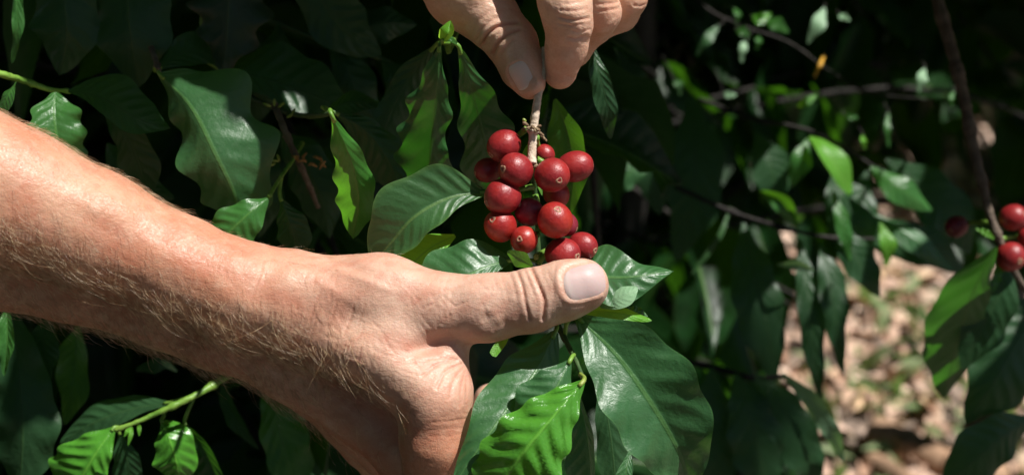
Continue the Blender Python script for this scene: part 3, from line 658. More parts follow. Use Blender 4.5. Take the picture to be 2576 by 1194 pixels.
leaf(br, [(1510, 772, 3), (1548, 754, 9), (1582, 738, 10), (1604, 722, 8)], [3, 16, 24, 4], [3, 22, 24, 4], 'leaf_pale', zl=-4, zr=3, wave=(.3, 1, 0), lit_=True, nm=30, label='curled pale leaf end')
leaf(br, [(1430, 800, -4), (1500, 783, 2), (1570, 790, 2), (1640, 806, -2)], [5, 16, 14, 3], [5, 16, 17, 3], 'leaf_lime', zl=-5, zr=1, wave=(.6, 3, .2), lit_=True, nm=50)
leaf(br, [(1560, 785, -6), (1600, 792, -6), (1634, 806, -8)], [6, 22, 3], [6, 18, 3], 'leaf_warm', zl=-2, zr=0, lit_=True, nm=30)
leaf(br, [(1452, 796, 16), (1552, 894, 24), (1632, 1005, 26), (1700, 1120, 20), (1742, 1235, 6)], [10, 106, 132, 92, 6], [10, 90, 110, 90, 6], 'leaf', zl=5, zr=7, wave=(2.0, 4.5, .8), rip=.55,
     petiole=[(1420, 850, 6), (1430, 806, 12)], lit_=True, scal=.035, label='large dark glossy leaf hanging below the thumb')
leaf(br, [(1397, 834, 14), (1345, 938, 23), (1290, 1010, 30), (1220, 1105, 37), (1138, 1222, 38)], [8, 62, 76, 60, 4], [8, 68, 78, 48, 4], 'leaf', zl=-2, zr=-5, wave=(1.2, 3, 0), rip=.5,
     petiole=[(1402, 812, 4)], lit_=True)
leaf(br, [(1434, 906, 30), (1405, 965, 35), (1352, 1042, 36), (1300, 1100, 32)], [4, 40, 46, 5], [5, 62, 72, 6], 'leaf', zl=-4, zr=-3, wave=(.9, 3, .7), rip=.4, petiole=[(1444, 892, 20)], lit_=True)
leaf(br, [(1468, 957, 38), (1400, 1037, 46), (1325, 1126, 50), (1262, 1208, 45), (1190, 1285, 36)], [5, 64, 108, 92, 8], [5, 60, 92, 80, 8], 'leaf_young', zl=-3, zr=-6, wave=(1.3, 6, .4), rip=2.4,
     petiole=[(1460, 940, 30)], pmat='bud', lit_=True, label='bright green young leaf')
leaf(br, [(1452, 985, 16), (1474, 1080, 18), (1486, 1180, 14), (1476, 1290, 8)], [4, 16, 12, 5], [5, 48, 60, 6], 'leaf', zl=-6, zr=2, wave=(1.2, 3, .5), lit_=(0, 1, -1, 0))
leaf(br, [(1584, 1136, -12), (1576, 1180, -9), (1566, 1290, -12)], [4, 20, 8], [4, 26, 8], 'leaf', wave=(.5, 2, 0), lit_=True, nm=36)
leaf(br, [(1270, 846, -12), (1256, 868, -10), (1238, 894, -8)], [10, 13, 9], [10, 12, 9], 'leaf_lime', wave=(.2, 1, 0), nm=20)
leaf(br, [(1508, 950, -16), (1530, 1060, -16), (1545, 1180, -20), (1550, 1300, -26)], [4, 44, 46, 6], [4, 34, 36, 6], 'leaf_deep', zl=-4, wave=(1, 3, .5))
leaf(br, [(1395, 250, -40), (1425, 330, -36), (1440, 420, -36), (1432, 540, -40)], [4, 32, 36, 5], [4, 52, 58, 6], 'leaf_mid', zl=7, zr=-6, wave=(1.5, 3.2, .3), lit_=(.12, .8, -1, -.5))
leaf(br, [(1352, 440, -10), (1358, 465, -6), (1364, 492, -5)], [1, 6, 1], [1, 7, 1], 'leaf_lime', nm=14, na=3, wave=(0, 1, 0))
leaf(br, [(1330, 360, -10), (1322, 385, -8), (1314, 412, -8)], [1, 7, 1], [1, 7, 1], 'leaf_lime', nm=14, na=3, wave=(0, 1, 0), lit_=True)

# ------------------------------------------------------------------ the shoot behind the cherries, its leaves hanging in pairs
br = thing('coffee_branch', W(P(1130, 100, -50)), 'coffee shoot with two long wavy leaves hanging from a bright lime tip behind the cherries', 'branch', 'leafy coffee branches')
stem(br, [(1131, 104, 22), (1128, 118, 4), (1128, 130, -30), (1150, 80, -100), (1260, -140, -190)], [1.1, 1.1, 1.2, 1.5, 1.9], 'green_stem', 'stem', ((.02, .5),))
leaf(br, [(1106, 110, 24), (1100, 200, 16), (1092, 300, 2), (1082, 400, -14), (1074, 500, -32)], [3, 14, 34, 40, 30, 58, 48, 6], [3, 32, 62, 74, 84, 84, 60, 6], 'leaf_spot', zl=-6, zr=-2, wave=(2.2, 5, .9), rip=.4,
     petiole=[(1128, 104, 22)], lit_=True, scal=.09, label='long wavy leaf with brown blotches')
leaf(br, [(1153, 116, 22), (1180, 205, 12), (1208, 310, -6), (1236, 430, -28), (1248, 510, -42)], [3, 38, 64, 76, 56, 6], [3, 26, 50, 58, 70, 6], 'leaf_spot', zl=-1, zr=-1, wave=(1.8, 4, .2), rip=.4,
     petiole=[(1134, 104, 22)], scal=.07)
leaf(br, [(1272, 300, -42), (1282, 325, -38), (1286, 360, -36)], [2, 8, 2], [2, 9, 2], 'leaf_lime', nm=18, na=4, wave=(.4, 1, 0), lit_=True)
leaf(br, [(1092, 118, -62), (1040, 180, -72), (990, 265, -76), (955, 370, -80), (945, 460, -86)], [4, 40, 58, 50, 5], [4, 30, 36, 30, 4], 'leaf_deep', zl=-6, wave=(1.4, 3, 0), rip=.4, petiole=[(1128, 126, -26)])
leaf(br, [(1113, 104, 26), (1126, 86, 29), (1134, 52, 27)], [13, 20, 1], [8, 16, 1], 'leaf_lime', zl=5, zr=4, nm=24, na=5, wave=(.3, 1, 0), lit_=True, petiole=[(1130, 108, 22)], label='tiny lime green folded leaf at the tip')
leaf(br, [(1150, 110, 24), (1132, 99, 27), (1112, 104, 26)], [3, 7, 3], [3, 8, 3], 'leaf_mid', nm=18, na=4, wave=(.2, 1, 0))

# ------------------------------------------------------------------ backlit pair and a bare twig, left of the cherries
br = thing('coffee_branch', W(P(800, 300, -60)), 'slim green coffee branch with one lime green sunlit leaf, left of the bunch of cherries', 'branch', 'leafy coffee branches')
stem(br, [(838, 284, 2), (790, 292, -50), (730, 285, -90), (640, 250, -130), (540, 190, -180)], [.9, 1.1, 1.3, 1.5, 1.8], 'dark_stem', 'stem', ((.02, .5), (.3, .4)))
leaf(br, [(835, 292, 20), (880, 395, 8), (902, 500, -8), (888, 600, -26)], [3, 24, 38, 40, 30, 3], [3, 36, 52, 58, 48, 3], 'leaf_back', zl=-5, zr=-4, wave=(1.6, 4, .6), rip=.5, petiole=[(838, 284, 0)], lit_=True, scal=.07, label='lime green sunlit leaf with wavy edge')
leaf(br, [(842, 284, -50), (915, 325, -52), (975, 400, -54), (1012, 500, -60)], [3, 36, 44, 4], [3, 44, 66, 4], 'leaf_deep', zl=-3, zr=-4, wave=(1.4, 4, .3), rip=.4, petiole=[(830, 286, -10)], scal=.06)
leaf(br, [(812, 285, -84), (880, 258, -84), (960, 262, -90)], [3, 30, 4], [3, 30, 4], 'leaf_deep', zl=-6, zr=2, wave=(.8, 2, 0), petiole=[(790, 292, -64)])
br = thing('coffee_branch', W(P(710, 330, -90)), 'bare knotty brown twig with small green buds and dried orange flowers', 'branch', 'leafy coffee branches')
stem(br, [(690, 262, -92), (712, 318, -86), (735, 372, -84), (762, 430, -88), (800, 520, -110)], [1.7, 1.6, 1.5, 1.3, 1.2], 'bark', 'twig', ((.3, .9), (.55, .8), (.75, .6)), 50)
for x, y, dx, dy, l in [(672, 264, -.8, .3, 2.2), (690, 258, .1, 1, 2.0), (708, 264, .8, .5, 2.4), (738, 282, .5, .9, 2.2), (728, 292, .8, .4, 1.8), (690, 404, -.9, .1, 2.4), (684, 414, -.8, -.3, 2.0), (700, 396, -.3, .8, 1.8)]:
    v, f = blob_geo(P(x, y, -82), (dx, dy, .4), .75, l, 8, 8); add_mesh('bud', W(v), f, M['bud'], br)
parts = []
for i in range(9):
    x, y = 770 + RNG.uniform(-20, 55), 402 + RNG.uniform(-14, 28); a = RNG.uniform(0, 6.28); l = RNG.uniform(14, 30)
    pts = [P(x, y, -84 + RNG.uniform(-3, 5)), P(x + l*.5*math.cos(a), y + l*.5*math.sin(a) - 5, -80), P(x + l*math.cos(a), y + l*math.sin(a), -82 + RNG.uniform(-4, 4))]
    v, f = tube_geo(W(catmull(np.array(pts), 7)), [.0003, .0006, .0008, .0008, .0007, .0005, .0002], 6); parts.append((v, f))
    lit(W(np.array(pts)), .003)
v, f = join(parts); add_mesh('dried_flower', v, f, M['dry'], br)

# ------------------------------------------------------------------ the big leaf above the forearm and the bright pair on its twig
br = thing('coffee_branch', W(P(430, 150, -80)), 'coffee branch bearing one big dark leaf, half sunlit, above the middle of the forearm', 'branch', 'leafy coffee branches')
stem(br, [(400, 178, -64), (380, 120, -100), (330, 30, -150), (260, -120, -210)], [1.2, 1.6, 1.9, 2.2], 'bark', 'stem', ((.05, .6), (.5, .6)))
leaf(br, [(402, 187, -62), (484, 278, -50), (544, 395, -46), (585, 480, -50), (606, 575, -62)], [8, 128, 146, 118, 8], [6, 56, 90, 88, 8], 'leaf', zl=-6, zr=-8, wave=(2.6, 3.4, .2), rip=.4,
     petiole=[(396, 172, -68)], lit_=(.62, .95, -.95, .35), scal=.12, label='big dark leaf with a sunlit lower end')
leaf(br, [(396, 176, -90), (470, 130, -104), (560, 110, -116), (650, 120, -130)], [3, 40, 44, 4], [3, 40, 44, 4], 'leaf_deep', wave=(1.2, 3, .4), petiole=[(392, 160, -76)])
br = thing('coffee_branch', W(P(705, 440, -60)), 'thin green coffee twig with one bright and one dark leaf, just above the wrist', 'branch', 'leafy coffee branches')
stem(br, [(676, 496, -44), (700, 455, -54), (726, 418, -70), (760, 360, -110)], [.8, .9, 1.0, 1.3], 'green_stem', 'stem', ((.02, .4),))
leaf(br, [(674, 499, -42), (622, 540, -36), (572, 588, -36), (520, 650, -42)], [4, 48, 60, 6], [4, 46, 56, 6], 'leaf_mid', zl=-4, zr=-3, wave=(1.1, 3.5, .6), rip=.6, lit_=True, label='small bright green leaf')
leaf(br, [(706, 500, -52), (730, 565, -50), (752, 660, -58)], [4, 46, 10], [4, 42, 10], 'leaf_deep', zl=-2, zr=-4, wave=(1.2, 3, .4), rip=.4, petiole=[(708, 440, -58)])

# ------------------------------------------------------------------ top left
br = thing('coffee_branch', W(P(100, 210, -60)), 'green coffee branch with a bright toothed leaf at the left edge, above the forearm', 'branch', 'leafy coffee branches')
stem(br, [(-60, 170, -40), (0, 186, -46), (60, 203, -58), (130, 226, -66), (178, 230, -66), (230, 238, -72)], [1.6, 1.6, 1.4, 1.2, 1.0, .8], 'green_stem', 'stem', ((.5, .5), (.8, .5)))
lit(W(np.array([P(-6, 184, -44), P(10, 188, -46)])), .004)
leaf(br, [(172, 228, -64), (252, 247, -58), (312, 281, -54), (358, 306, -54), (430, 323, -62)], [4, 64, 72, 48, 1], [4, 18, 36, 34, 1], 'leaf_deep', zl=-10, zr=5, wave=(1.5, 2.5, .4), rip=.4)
leaf(br, [(138, 232, -56), (136, 295, -50), (146, 360, -50), (176, 450, -58)], [5, 58, 66, 54, 6], [5, 44, 56, 34, 6], 'leaf_mid', zl=-3, zr=9, wave=(1.7, 4, .2), rip=.5, scal=.09, lit_=(.12, .8, .25, 1), label='leaf with a bright folded edge')
leaf(br, [(40, 206, -44), (22, 236, -38), (-6, 300, -40)], [2, 24, 20], [2, 20, 20], 'leaf_mid', zl=3, zr=-4, wave=(.6, 2, 0), lit_=True, nm=40)
leaf(br, [(252, 262, -84), (310, 330, -84), (350, 420, -88), (370, 520, -96)], [3, 40, 50, 5], [3, 34, 46, 5], 'leaf_deep', wave=(1.2, 3, .4))
br = thing('coffee_branch', W(P(300, -100, -110)), 'shaded coffee branch with broad dark leaves hanging into the top left corner', 'branch', 'leafy coffee branches')
stem(br, [(-80, -140, -120), (120, -120, -114), (320, -110, -112), (560, -130, -112), (760, -150, -130)], [2.2, 2.1, 2.0, 1.8, 1.6], 'bark', 'stem', ((.3, .8), (.55, .8), (.8, .8)))
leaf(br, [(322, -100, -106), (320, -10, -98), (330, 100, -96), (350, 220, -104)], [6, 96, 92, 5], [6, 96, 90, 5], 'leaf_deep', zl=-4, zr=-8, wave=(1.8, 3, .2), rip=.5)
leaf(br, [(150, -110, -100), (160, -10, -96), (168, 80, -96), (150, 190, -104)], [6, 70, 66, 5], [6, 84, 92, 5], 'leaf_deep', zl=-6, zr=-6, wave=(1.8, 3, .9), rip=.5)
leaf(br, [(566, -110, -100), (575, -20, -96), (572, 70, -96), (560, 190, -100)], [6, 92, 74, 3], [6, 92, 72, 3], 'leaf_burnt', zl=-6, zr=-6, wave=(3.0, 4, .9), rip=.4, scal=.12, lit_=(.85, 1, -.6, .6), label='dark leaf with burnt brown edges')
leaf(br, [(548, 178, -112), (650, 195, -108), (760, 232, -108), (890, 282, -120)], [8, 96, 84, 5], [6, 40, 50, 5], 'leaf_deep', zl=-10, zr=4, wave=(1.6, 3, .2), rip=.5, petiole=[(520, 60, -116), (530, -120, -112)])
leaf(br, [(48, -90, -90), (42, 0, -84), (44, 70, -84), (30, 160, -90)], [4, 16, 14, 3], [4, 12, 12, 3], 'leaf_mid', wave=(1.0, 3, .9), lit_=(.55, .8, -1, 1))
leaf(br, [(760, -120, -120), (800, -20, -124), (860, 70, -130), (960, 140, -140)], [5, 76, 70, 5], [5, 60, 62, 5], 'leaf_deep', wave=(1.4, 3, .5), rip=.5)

br = thing('coffee_branch', W(P(820, 120, -150)), 'deeply shaded coffee branch with drooping dark leaves between the big leaf and the reaching hand', 'branch', 'leafy coffee branches')
stem(br, [(560, 20, -170), (700, 60, -155), (830, 110, -148), (960, 150, -150), (1080, 220, -160)], [1.8, 1.7, 1.5, 1.3, 1.0], 'dark_stem', 'stem', ((.3, .6), (.55, .6), (.8, .5)))
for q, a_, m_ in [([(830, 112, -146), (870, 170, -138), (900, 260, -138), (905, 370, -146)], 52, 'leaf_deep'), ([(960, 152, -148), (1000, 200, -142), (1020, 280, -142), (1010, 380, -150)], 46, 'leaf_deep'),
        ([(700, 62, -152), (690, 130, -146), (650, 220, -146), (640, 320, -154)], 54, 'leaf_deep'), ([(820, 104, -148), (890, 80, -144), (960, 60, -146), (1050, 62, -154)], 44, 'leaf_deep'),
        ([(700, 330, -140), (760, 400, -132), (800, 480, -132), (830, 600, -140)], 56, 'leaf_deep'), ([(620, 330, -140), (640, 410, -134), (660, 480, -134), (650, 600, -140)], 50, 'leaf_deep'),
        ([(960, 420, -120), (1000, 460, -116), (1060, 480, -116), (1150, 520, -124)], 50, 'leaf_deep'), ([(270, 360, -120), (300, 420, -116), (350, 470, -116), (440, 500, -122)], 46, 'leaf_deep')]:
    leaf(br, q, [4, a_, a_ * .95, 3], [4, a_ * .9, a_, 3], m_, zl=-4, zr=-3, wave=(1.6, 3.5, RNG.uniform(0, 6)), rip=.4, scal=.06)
# ------------------------------------------------------------------ bottom left
br = thing('coffee_branch', W(P(480, 1000, -80)), 'green shoot with glossy young leaves under the forearm, bottom left', 'branch', 'leafy coffee branches')
stem(br, [(640, 905, -104), (560, 952, -92), (495, 992, -80), (440, 1018, -76), (380, 1045, -74), (320, 1070, -72), (288, 1082, -72)], [1.7, 1.7, 1.8, 1.6, 1.5, 1.1, .9], 'green_stem', 'stem', ((.34, .6), (.62, .45), (.95, .4)), 60)
lit(W(np.array([P(x, y, -76) for x, y in [(495, 990), (460, 1005), (420, 1025), (380, 1043), (340, 1060), (300, 1076)]])), .005)
leaf(br, [(425, 1012, -100), (340, 1026, -104), (245, 1058, -108), (150, 1114, -116)], [4, 22, 40, 4], [4, 34, 38, 4], 'leaf_deep', zl=3, zr=-6, wave=(1.0, 3, .4), rip=.5, petiole=[(470, 998, -100)], lit_=(.2, .6, .1, 1))
leaf(br, [(287, 1074, -90), (246, 1132, -84), (208, 1195, -84), (160, 1270, -94)], [4, 40, 56, 6], [4, 74, 92, 8], 'leaf_young', zl=-4, zr=-4, wave=(1.2, 4, .6), rip=.9, petiole=[(300, 1074, -92)], lit_=True)
leaf(br, [(406, 1056, -90), (424, 1100, -82), (442, 1158, -82), (450, 1230, -92)], [3, 48, 40, 4], [3, 44, 56, 4], 'leaf_young', zl=-7, zr=-2, wave=(1.2, 3, .6), rip=1.2, petiole=[(410, 1030, -96), (412, 1044, -94)], lit_=(0, 1, 0, 1))
leaf(br, [(464, 1064, -96), (505, 1115, -90), (540, 1190, -94), (560, 1290, -104)], [3, 20, 22, 4], [3, 60, 80, 6], 'leaf_deep', zl=4, zr=-5, wave=(1.0, 3, .3), rip=.5, petiole=[(488, 1000, -100), (470, 1040, -96)])
leaf(br, [(300, 1084, -92), (318, 1150, -94), (330, 1260, -102)], [3, 36, 8], [3, 40, 8], 'leaf_deep', wave=(.8, 3, .3), petiole=[(316, 1072, -92)])
for x, y, x2, y2 in [(330, 1066, 322, 1120), (322, 1070, 312, 1098), (345, 1062, 350, 1096)]:
    leaf(br, [(x, y, -88), ((x + x2) / 2 + 3, (y + y2) / 2, -84), (x2, y2, -84)], [2, 6, 1], [2, 6, 1], 'leaf_lime', nm=16, na=3, wave=(.2, 1, 0), lit_=True)
br = thing('coffee_branch', W(P(80, 760, -100)), 'coffee branch with dark drooping leaves at the left edge, below the forearm', 'branch', 'leafy coffee branches')
stem(br, [(-120, 770, -130), (20, 770, -120), (200, 800, -124), (320, 850, -140)], [2, 1.9, 1.6, 1.3], 'dark_stem', 'stem', ((.4, .6), (.7, .6)))
leaf(br, [(30, 775, -110), (44, 900, -98), (56, 1040, -94), (48, 1260, -104)], [5, 60, 84, 10], [5, 70, 84, 10], 'leaf_deep', zl=-4, zr=-6, wave=(1.8, 5, .4), rip=.5)
leaf(br, [(196, 810, -160), (190, 900, -152), (180, 980, -150), (162, 1068, -156)], [4, 36, 46, 4], [4, 56, 40, 4], 'leaf_mid', zl=5, zr=-6, wave=(1.4, 3, .9), rip=.5, lit_=(.58, 1, -1, .4))
leaf(br, [(16, 760, -70), (18, 850, -64), (10, 945, -64)], [3, 24, 3], [3, 28, 3], 'leaf_mid', zl=3, wave=(1, 3, .4), lit_=(.7, 1, -1, 1), nm=40)
leaf(br, [(120, 790, -116), (110, 860, -112), (120, 960, -114)], [4, 40, 5], [4, 40, 5], 'leaf_deep', wave=(1, 3, .4))
br = thing('coffee_branch', W(P(650, 930, -120)), 'shaded coffee branch whose leaves hang below the wrist with a few sunlit patches', 'branch', 'leafy coffee branches')
stem(br, [(420, 900, -195), (540, 930, -181), (660, 930, -177), (820, 950, -185), (960, 1010, -195)], [1.4, 1.5, 1.6, 1.6, 1.5], 'bark', 'stem', ((.3, .9), (.55, .9), (.8, .7)))
leaf(br, [(676, 945, -171), (692, 1040, -159), (715, 1130, -155), (752, 1270, -161)], [5, 50, 62, 6], [5, 40, 46, 6], 'leaf_mid', zl=-6, zr=3, wave=(1.8, 4, .7), rip=.5, lit_=(.33, .62, -.3, 1))
leaf(br, [(556, 950, -167), (585, 1035, -159), (650, 1130, -161)], [4, 18, 3], [4, 26, 3], 'leaf_deep', zl=4, wave=(1, 3, .2), lit_=(.1, .5, .2, 1))
leaf(br, [(880, 1000, -165), (918, 1130, -155), (945, 1180, -153), (970, 1270, -159)], [4, 26, 24, 4], [4, 22, 24, 4], 'leaf_mid', wave=(1.4, 4, .2), lit_=(.45, .85, -.2, 1))
leaf(br, [(440, 905, -191), (400, 915, -185), (340, 930, -185)], [3, 20, 3], [3, 18, 3], 'leaf_deep', wave=(.5, 2, 0))
leaf(br, [(405, 908, -175), (422, 918, -171), (446, 934, -173)], [2, 8, 2], [2, 8, 2], 'leaf_pale', wave=(.2, 2, 0), nm=16, na=3, lit_=True)
leaf(br, [(800, 960, -181), (790, 1060, -175), (800, 1200, -179)], [5, 60, 6], [5, 60, 6], 'leaf_deep', wave=(1.2, 3, .6), rip=.5)

# ------------------------------------------------------------------ right: the hanging branch with cherries
br = thing('coffee_branch', W(P(2440, 300, -210)), 'bare brown hanging branch with red cherries at its lower end, right edge', 'branch', 'leafy coffee branches')
stem(br, [(2340, -120, -230), (2358, 0, -222), (2395, 130, -216), (2430, 270, -212), (2446, 360, -210), (2470, 460, -208), (2500, 570, -208), (2530, 640, -210), (2580, 730, -214)],
     [3.6, 3.4, 3.5, 3.1, 3.2, 2.7, 2.4, 2.0, 1.6], 'bark', 'stem', ((.2, .8), (.36, 1.0), (.52, .9), (.66, .9), (.82, 1.0)), 110, 16, .05)
cherry(br, 2543, 645, -204, 37, (.3, -.3, .8), 1.02, 'cherry', stalk=(2512, 600, -208))
cherry(br, 2549, 547, -212, 34, (.5, .2, .6), 1.02, 'cherry', stalk=(2500, 570, -208))
cherry(br, 2406, 570, -230, 28, (-.6, -.3, .5), 1.05, 'cherry_purple', stalk=(2490, 560, -212), sunny=False)
cherry(br, 2590, 600, -214, 30, (.5, -.2, .6), 1.02, 'cherry', stalk=(2520, 600, -208))
leaf(br, [(2506, 622, -186), (2452, 728, -206), (2412, 850, -236), (2374, 1005, -280)], [4, 42, 64, 48, 1], [4, 76, 88, 56, 1], 'leaf_through', zl=-2, zr=-4, wave=(1.6, 4, .4), rip=.6, lit_=(.4, .92, -.6, .05), label='hanging leaf with sunlight through its tip')
leaf(br, [(2500, 600, -206), (2480, 585, -204), (2455, 575, -204)], [3, 9, 2], [3, 9, 2], 'leaf_lime', nm=20, na=4, lit_=True)
leaf(br, [(2516, 640, -214), (2512, 690, -210), (2498, 735, -208)], [3, 10, 2], [3, 14, 2], 'leaf_mid', nm=24, na=4, lit_=(.2, .9, -1, 1))
leaf(br, [(2530, 640, -226), (2520, 720, -224), (2470, 820, -228), (2420, 930, -236)], [4, 50, 60, 4], [4, 40, 50, 4], 'leaf_deep', wave=(1.2, 3, .4))
br = thing('coffee_branch', W(P(2640, 740, -260)), 'shaded coffee branch with broad dark leaves reaching in at the lower right edge', 'branch', 'leafy coffee branches')
stem(br, [(2760, 640, -280), (2660, 740, -262), (2620, 860, -258), (2600, 1040, -262)], [2.4, 2.2, 2.0, 1.8], 'bark', 'stem', ((.4, .8), (.7, .8)))
leaf(br, [(2650, 740, -258), (2560, 860, -248), (2500, 960, -246), (2428, 1066, -256)], [6, 90, 100, 5], [6, 84, 66, 5], 'leaf_deep', zl=-5, zr=-4, wave=(1.8, 4, .4), rip=.6)
leaf(br, [(2600, 1050, -258), (2520, 1100, -250), (2460, 1150, -250), (2370, 1225, -258)], [6, 56, 66, 5], [6, 62, 70, 5], 'leaf_deep', zl=-5, wave=(1.4, 3, .2), rip=.6)

# ------------------------------------------------------------------ right: shaded leaves hanging in front of the bright ground
br = thing('coffee_branch', W(P(1980, 560, -360)), 'shaded coffee branch whose dark pointed leaves hang in front of the sunlit leaf litter', 'branch', 'leafy coffee branches')
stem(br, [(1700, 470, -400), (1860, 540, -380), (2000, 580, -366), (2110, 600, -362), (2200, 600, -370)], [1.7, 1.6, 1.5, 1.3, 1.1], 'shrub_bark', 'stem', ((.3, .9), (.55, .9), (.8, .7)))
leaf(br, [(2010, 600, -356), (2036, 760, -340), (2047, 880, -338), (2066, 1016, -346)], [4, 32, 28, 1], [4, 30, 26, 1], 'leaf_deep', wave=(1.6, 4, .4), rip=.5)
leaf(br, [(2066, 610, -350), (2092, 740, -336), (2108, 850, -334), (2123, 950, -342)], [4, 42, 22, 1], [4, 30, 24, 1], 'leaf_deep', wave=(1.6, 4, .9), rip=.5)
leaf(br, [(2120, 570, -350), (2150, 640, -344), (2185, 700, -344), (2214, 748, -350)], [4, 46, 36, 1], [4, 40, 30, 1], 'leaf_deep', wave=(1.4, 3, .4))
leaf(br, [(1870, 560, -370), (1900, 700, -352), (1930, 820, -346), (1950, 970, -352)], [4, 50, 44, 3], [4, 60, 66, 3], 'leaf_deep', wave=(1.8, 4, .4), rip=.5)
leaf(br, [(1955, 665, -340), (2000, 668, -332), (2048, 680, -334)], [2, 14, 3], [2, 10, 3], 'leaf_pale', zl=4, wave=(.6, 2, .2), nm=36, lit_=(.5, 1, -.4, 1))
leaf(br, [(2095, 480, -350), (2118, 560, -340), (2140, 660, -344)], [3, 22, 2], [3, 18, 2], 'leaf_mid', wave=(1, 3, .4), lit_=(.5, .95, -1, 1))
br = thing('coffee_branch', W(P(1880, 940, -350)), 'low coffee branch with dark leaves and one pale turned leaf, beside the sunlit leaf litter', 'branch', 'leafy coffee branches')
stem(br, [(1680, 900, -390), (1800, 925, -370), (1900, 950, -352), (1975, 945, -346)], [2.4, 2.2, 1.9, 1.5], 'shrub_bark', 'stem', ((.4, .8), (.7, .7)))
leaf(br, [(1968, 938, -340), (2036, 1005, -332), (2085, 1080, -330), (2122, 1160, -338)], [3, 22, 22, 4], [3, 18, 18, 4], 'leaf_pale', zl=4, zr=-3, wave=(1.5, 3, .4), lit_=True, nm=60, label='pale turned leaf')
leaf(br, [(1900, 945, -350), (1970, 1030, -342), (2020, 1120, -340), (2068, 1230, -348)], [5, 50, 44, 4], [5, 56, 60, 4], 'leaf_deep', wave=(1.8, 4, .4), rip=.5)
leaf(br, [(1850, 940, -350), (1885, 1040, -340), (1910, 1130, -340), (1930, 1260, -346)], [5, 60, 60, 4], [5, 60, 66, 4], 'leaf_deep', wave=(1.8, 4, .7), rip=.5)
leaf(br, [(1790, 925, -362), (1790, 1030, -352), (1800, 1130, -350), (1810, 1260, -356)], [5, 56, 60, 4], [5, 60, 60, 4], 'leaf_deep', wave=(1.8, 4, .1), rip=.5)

# ------------------------------------------------------------------ right: the dappled branches of the shrub behind
br = thing('coffee_branch', W(P(2040, 330, -420)), 'blurred coffee branch with a curled lime green leaf, in the dark right half', 'branch', 'leafy coffee branches')
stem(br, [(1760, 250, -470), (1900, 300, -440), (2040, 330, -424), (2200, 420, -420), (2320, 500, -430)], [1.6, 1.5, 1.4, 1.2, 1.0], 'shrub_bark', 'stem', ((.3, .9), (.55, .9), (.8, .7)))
leaf(br, [(2036, 345, -404), (2070, 372, -392), (2105, 420, -390), (2140, 490, -398)], [4, 30, 38, 6], [4, 22, 26, 6], 'leaf_lime', zl=-6, zr=5, wave=(1.4, 2, .4), lit_=(0, 1, -1, .4), label='curled lime green leaf in the sun')
leaf(br, [(2030, 350, -410), (2015, 400, -404), (1990, 470, -410)], [3, 30, 3], [3, 26, 3], 'leaf_mid', wave=(1, 2, .4), lit_=(.0, .3, -1, 1))
leaf(br, [(1912, 480, -410), (1955, 500, -402), (2010, 575, -410)], [3, 18, 2], [3, 24, 2], 'leaf_mid', zl=5, wave=(.8, 2, .4), lit_=True)
leaf(br, [(2190, 420, -410), (2260, 470, -400), (2345, 530, -410)], [4, 34, 3], [4, 40, 3], 'leaf_mid', zl=-4, wave=(1.2, 2, .4), lit_=(.8, 1, -1, -.2))
leaf(br, [(2200, 540, -420), (2300, 600, -410), (2400, 680, -416)], [4, 24, 3], [4, 34, 3], 'leaf', zl=-6, wave=(1.2, 2, .4), lit_=(.05, .35, -1, .5))
leaf(br, [(2215, 560, -405), (2228, 610, -400), (2230, 670, -404)], [3, 26, 3], [3, 16, 3], 'leaf_lime', wave=(1.2, 2, .4), lit_=(.0, .6, -.5, 1))
leaf(br, [(2130, 545, -440), (2220, 590, -430), (2330, 622, -430), (2430, 690, -440)], [4, 44, 48, 3], [4, 46, 44, 3], 'leaf_deep', wave=(1.4, 3, .4))
leaf(br, [(2230, 400, -450), (2320, 470, -440), (2400, 550, -440), (2440, 640, -450)], [4, 56, 56, 3], [4, 56, 60, 3], 'leaf_deep', wave=(1.4, 3, .9))
leaf(br, [(2100, 420, -450), (2120, 500, -440), (2150, 590, -440), (2190, 690, -450)], [4, 50, 46, 2], [4, 50, 50, 2], 'leaf_deep', wave=(1.4, 3, .1))
leaf(br, [(1900, 330, -430), (1940, 420, -420), (1950, 540, -424)], [4, 50, 3], [4, 50, 3], 'leaf_deep', wave=(1.2, 3, .4))
leaf(br, [(2180, 430, -430), (2160, 540, -420), (2190, 660, -424)], [4, 50, 3], [4, 50, 3], 'leaf_deep', wave=(1.2, 3, .4))
br = thing('coffee_branch', W(P(1880, 60, -480)), 'out of focus sprig of small sunlit leaves near the top edge, right of the hands', 'branch', 'leafy coffee branches')
stem(br, [(1700, -60, -520), (1790, 30, -500), (1880, 70, -486), (1990, 110, -480), (2060, 160, -484), (2180, 230, -470), (2330, 250, -450)], [1.4, 1.3, 1.2, 1.0, .8, .8, .6], 'shrub_bark', 'stem', ((.3, .7), (.55, .7)))
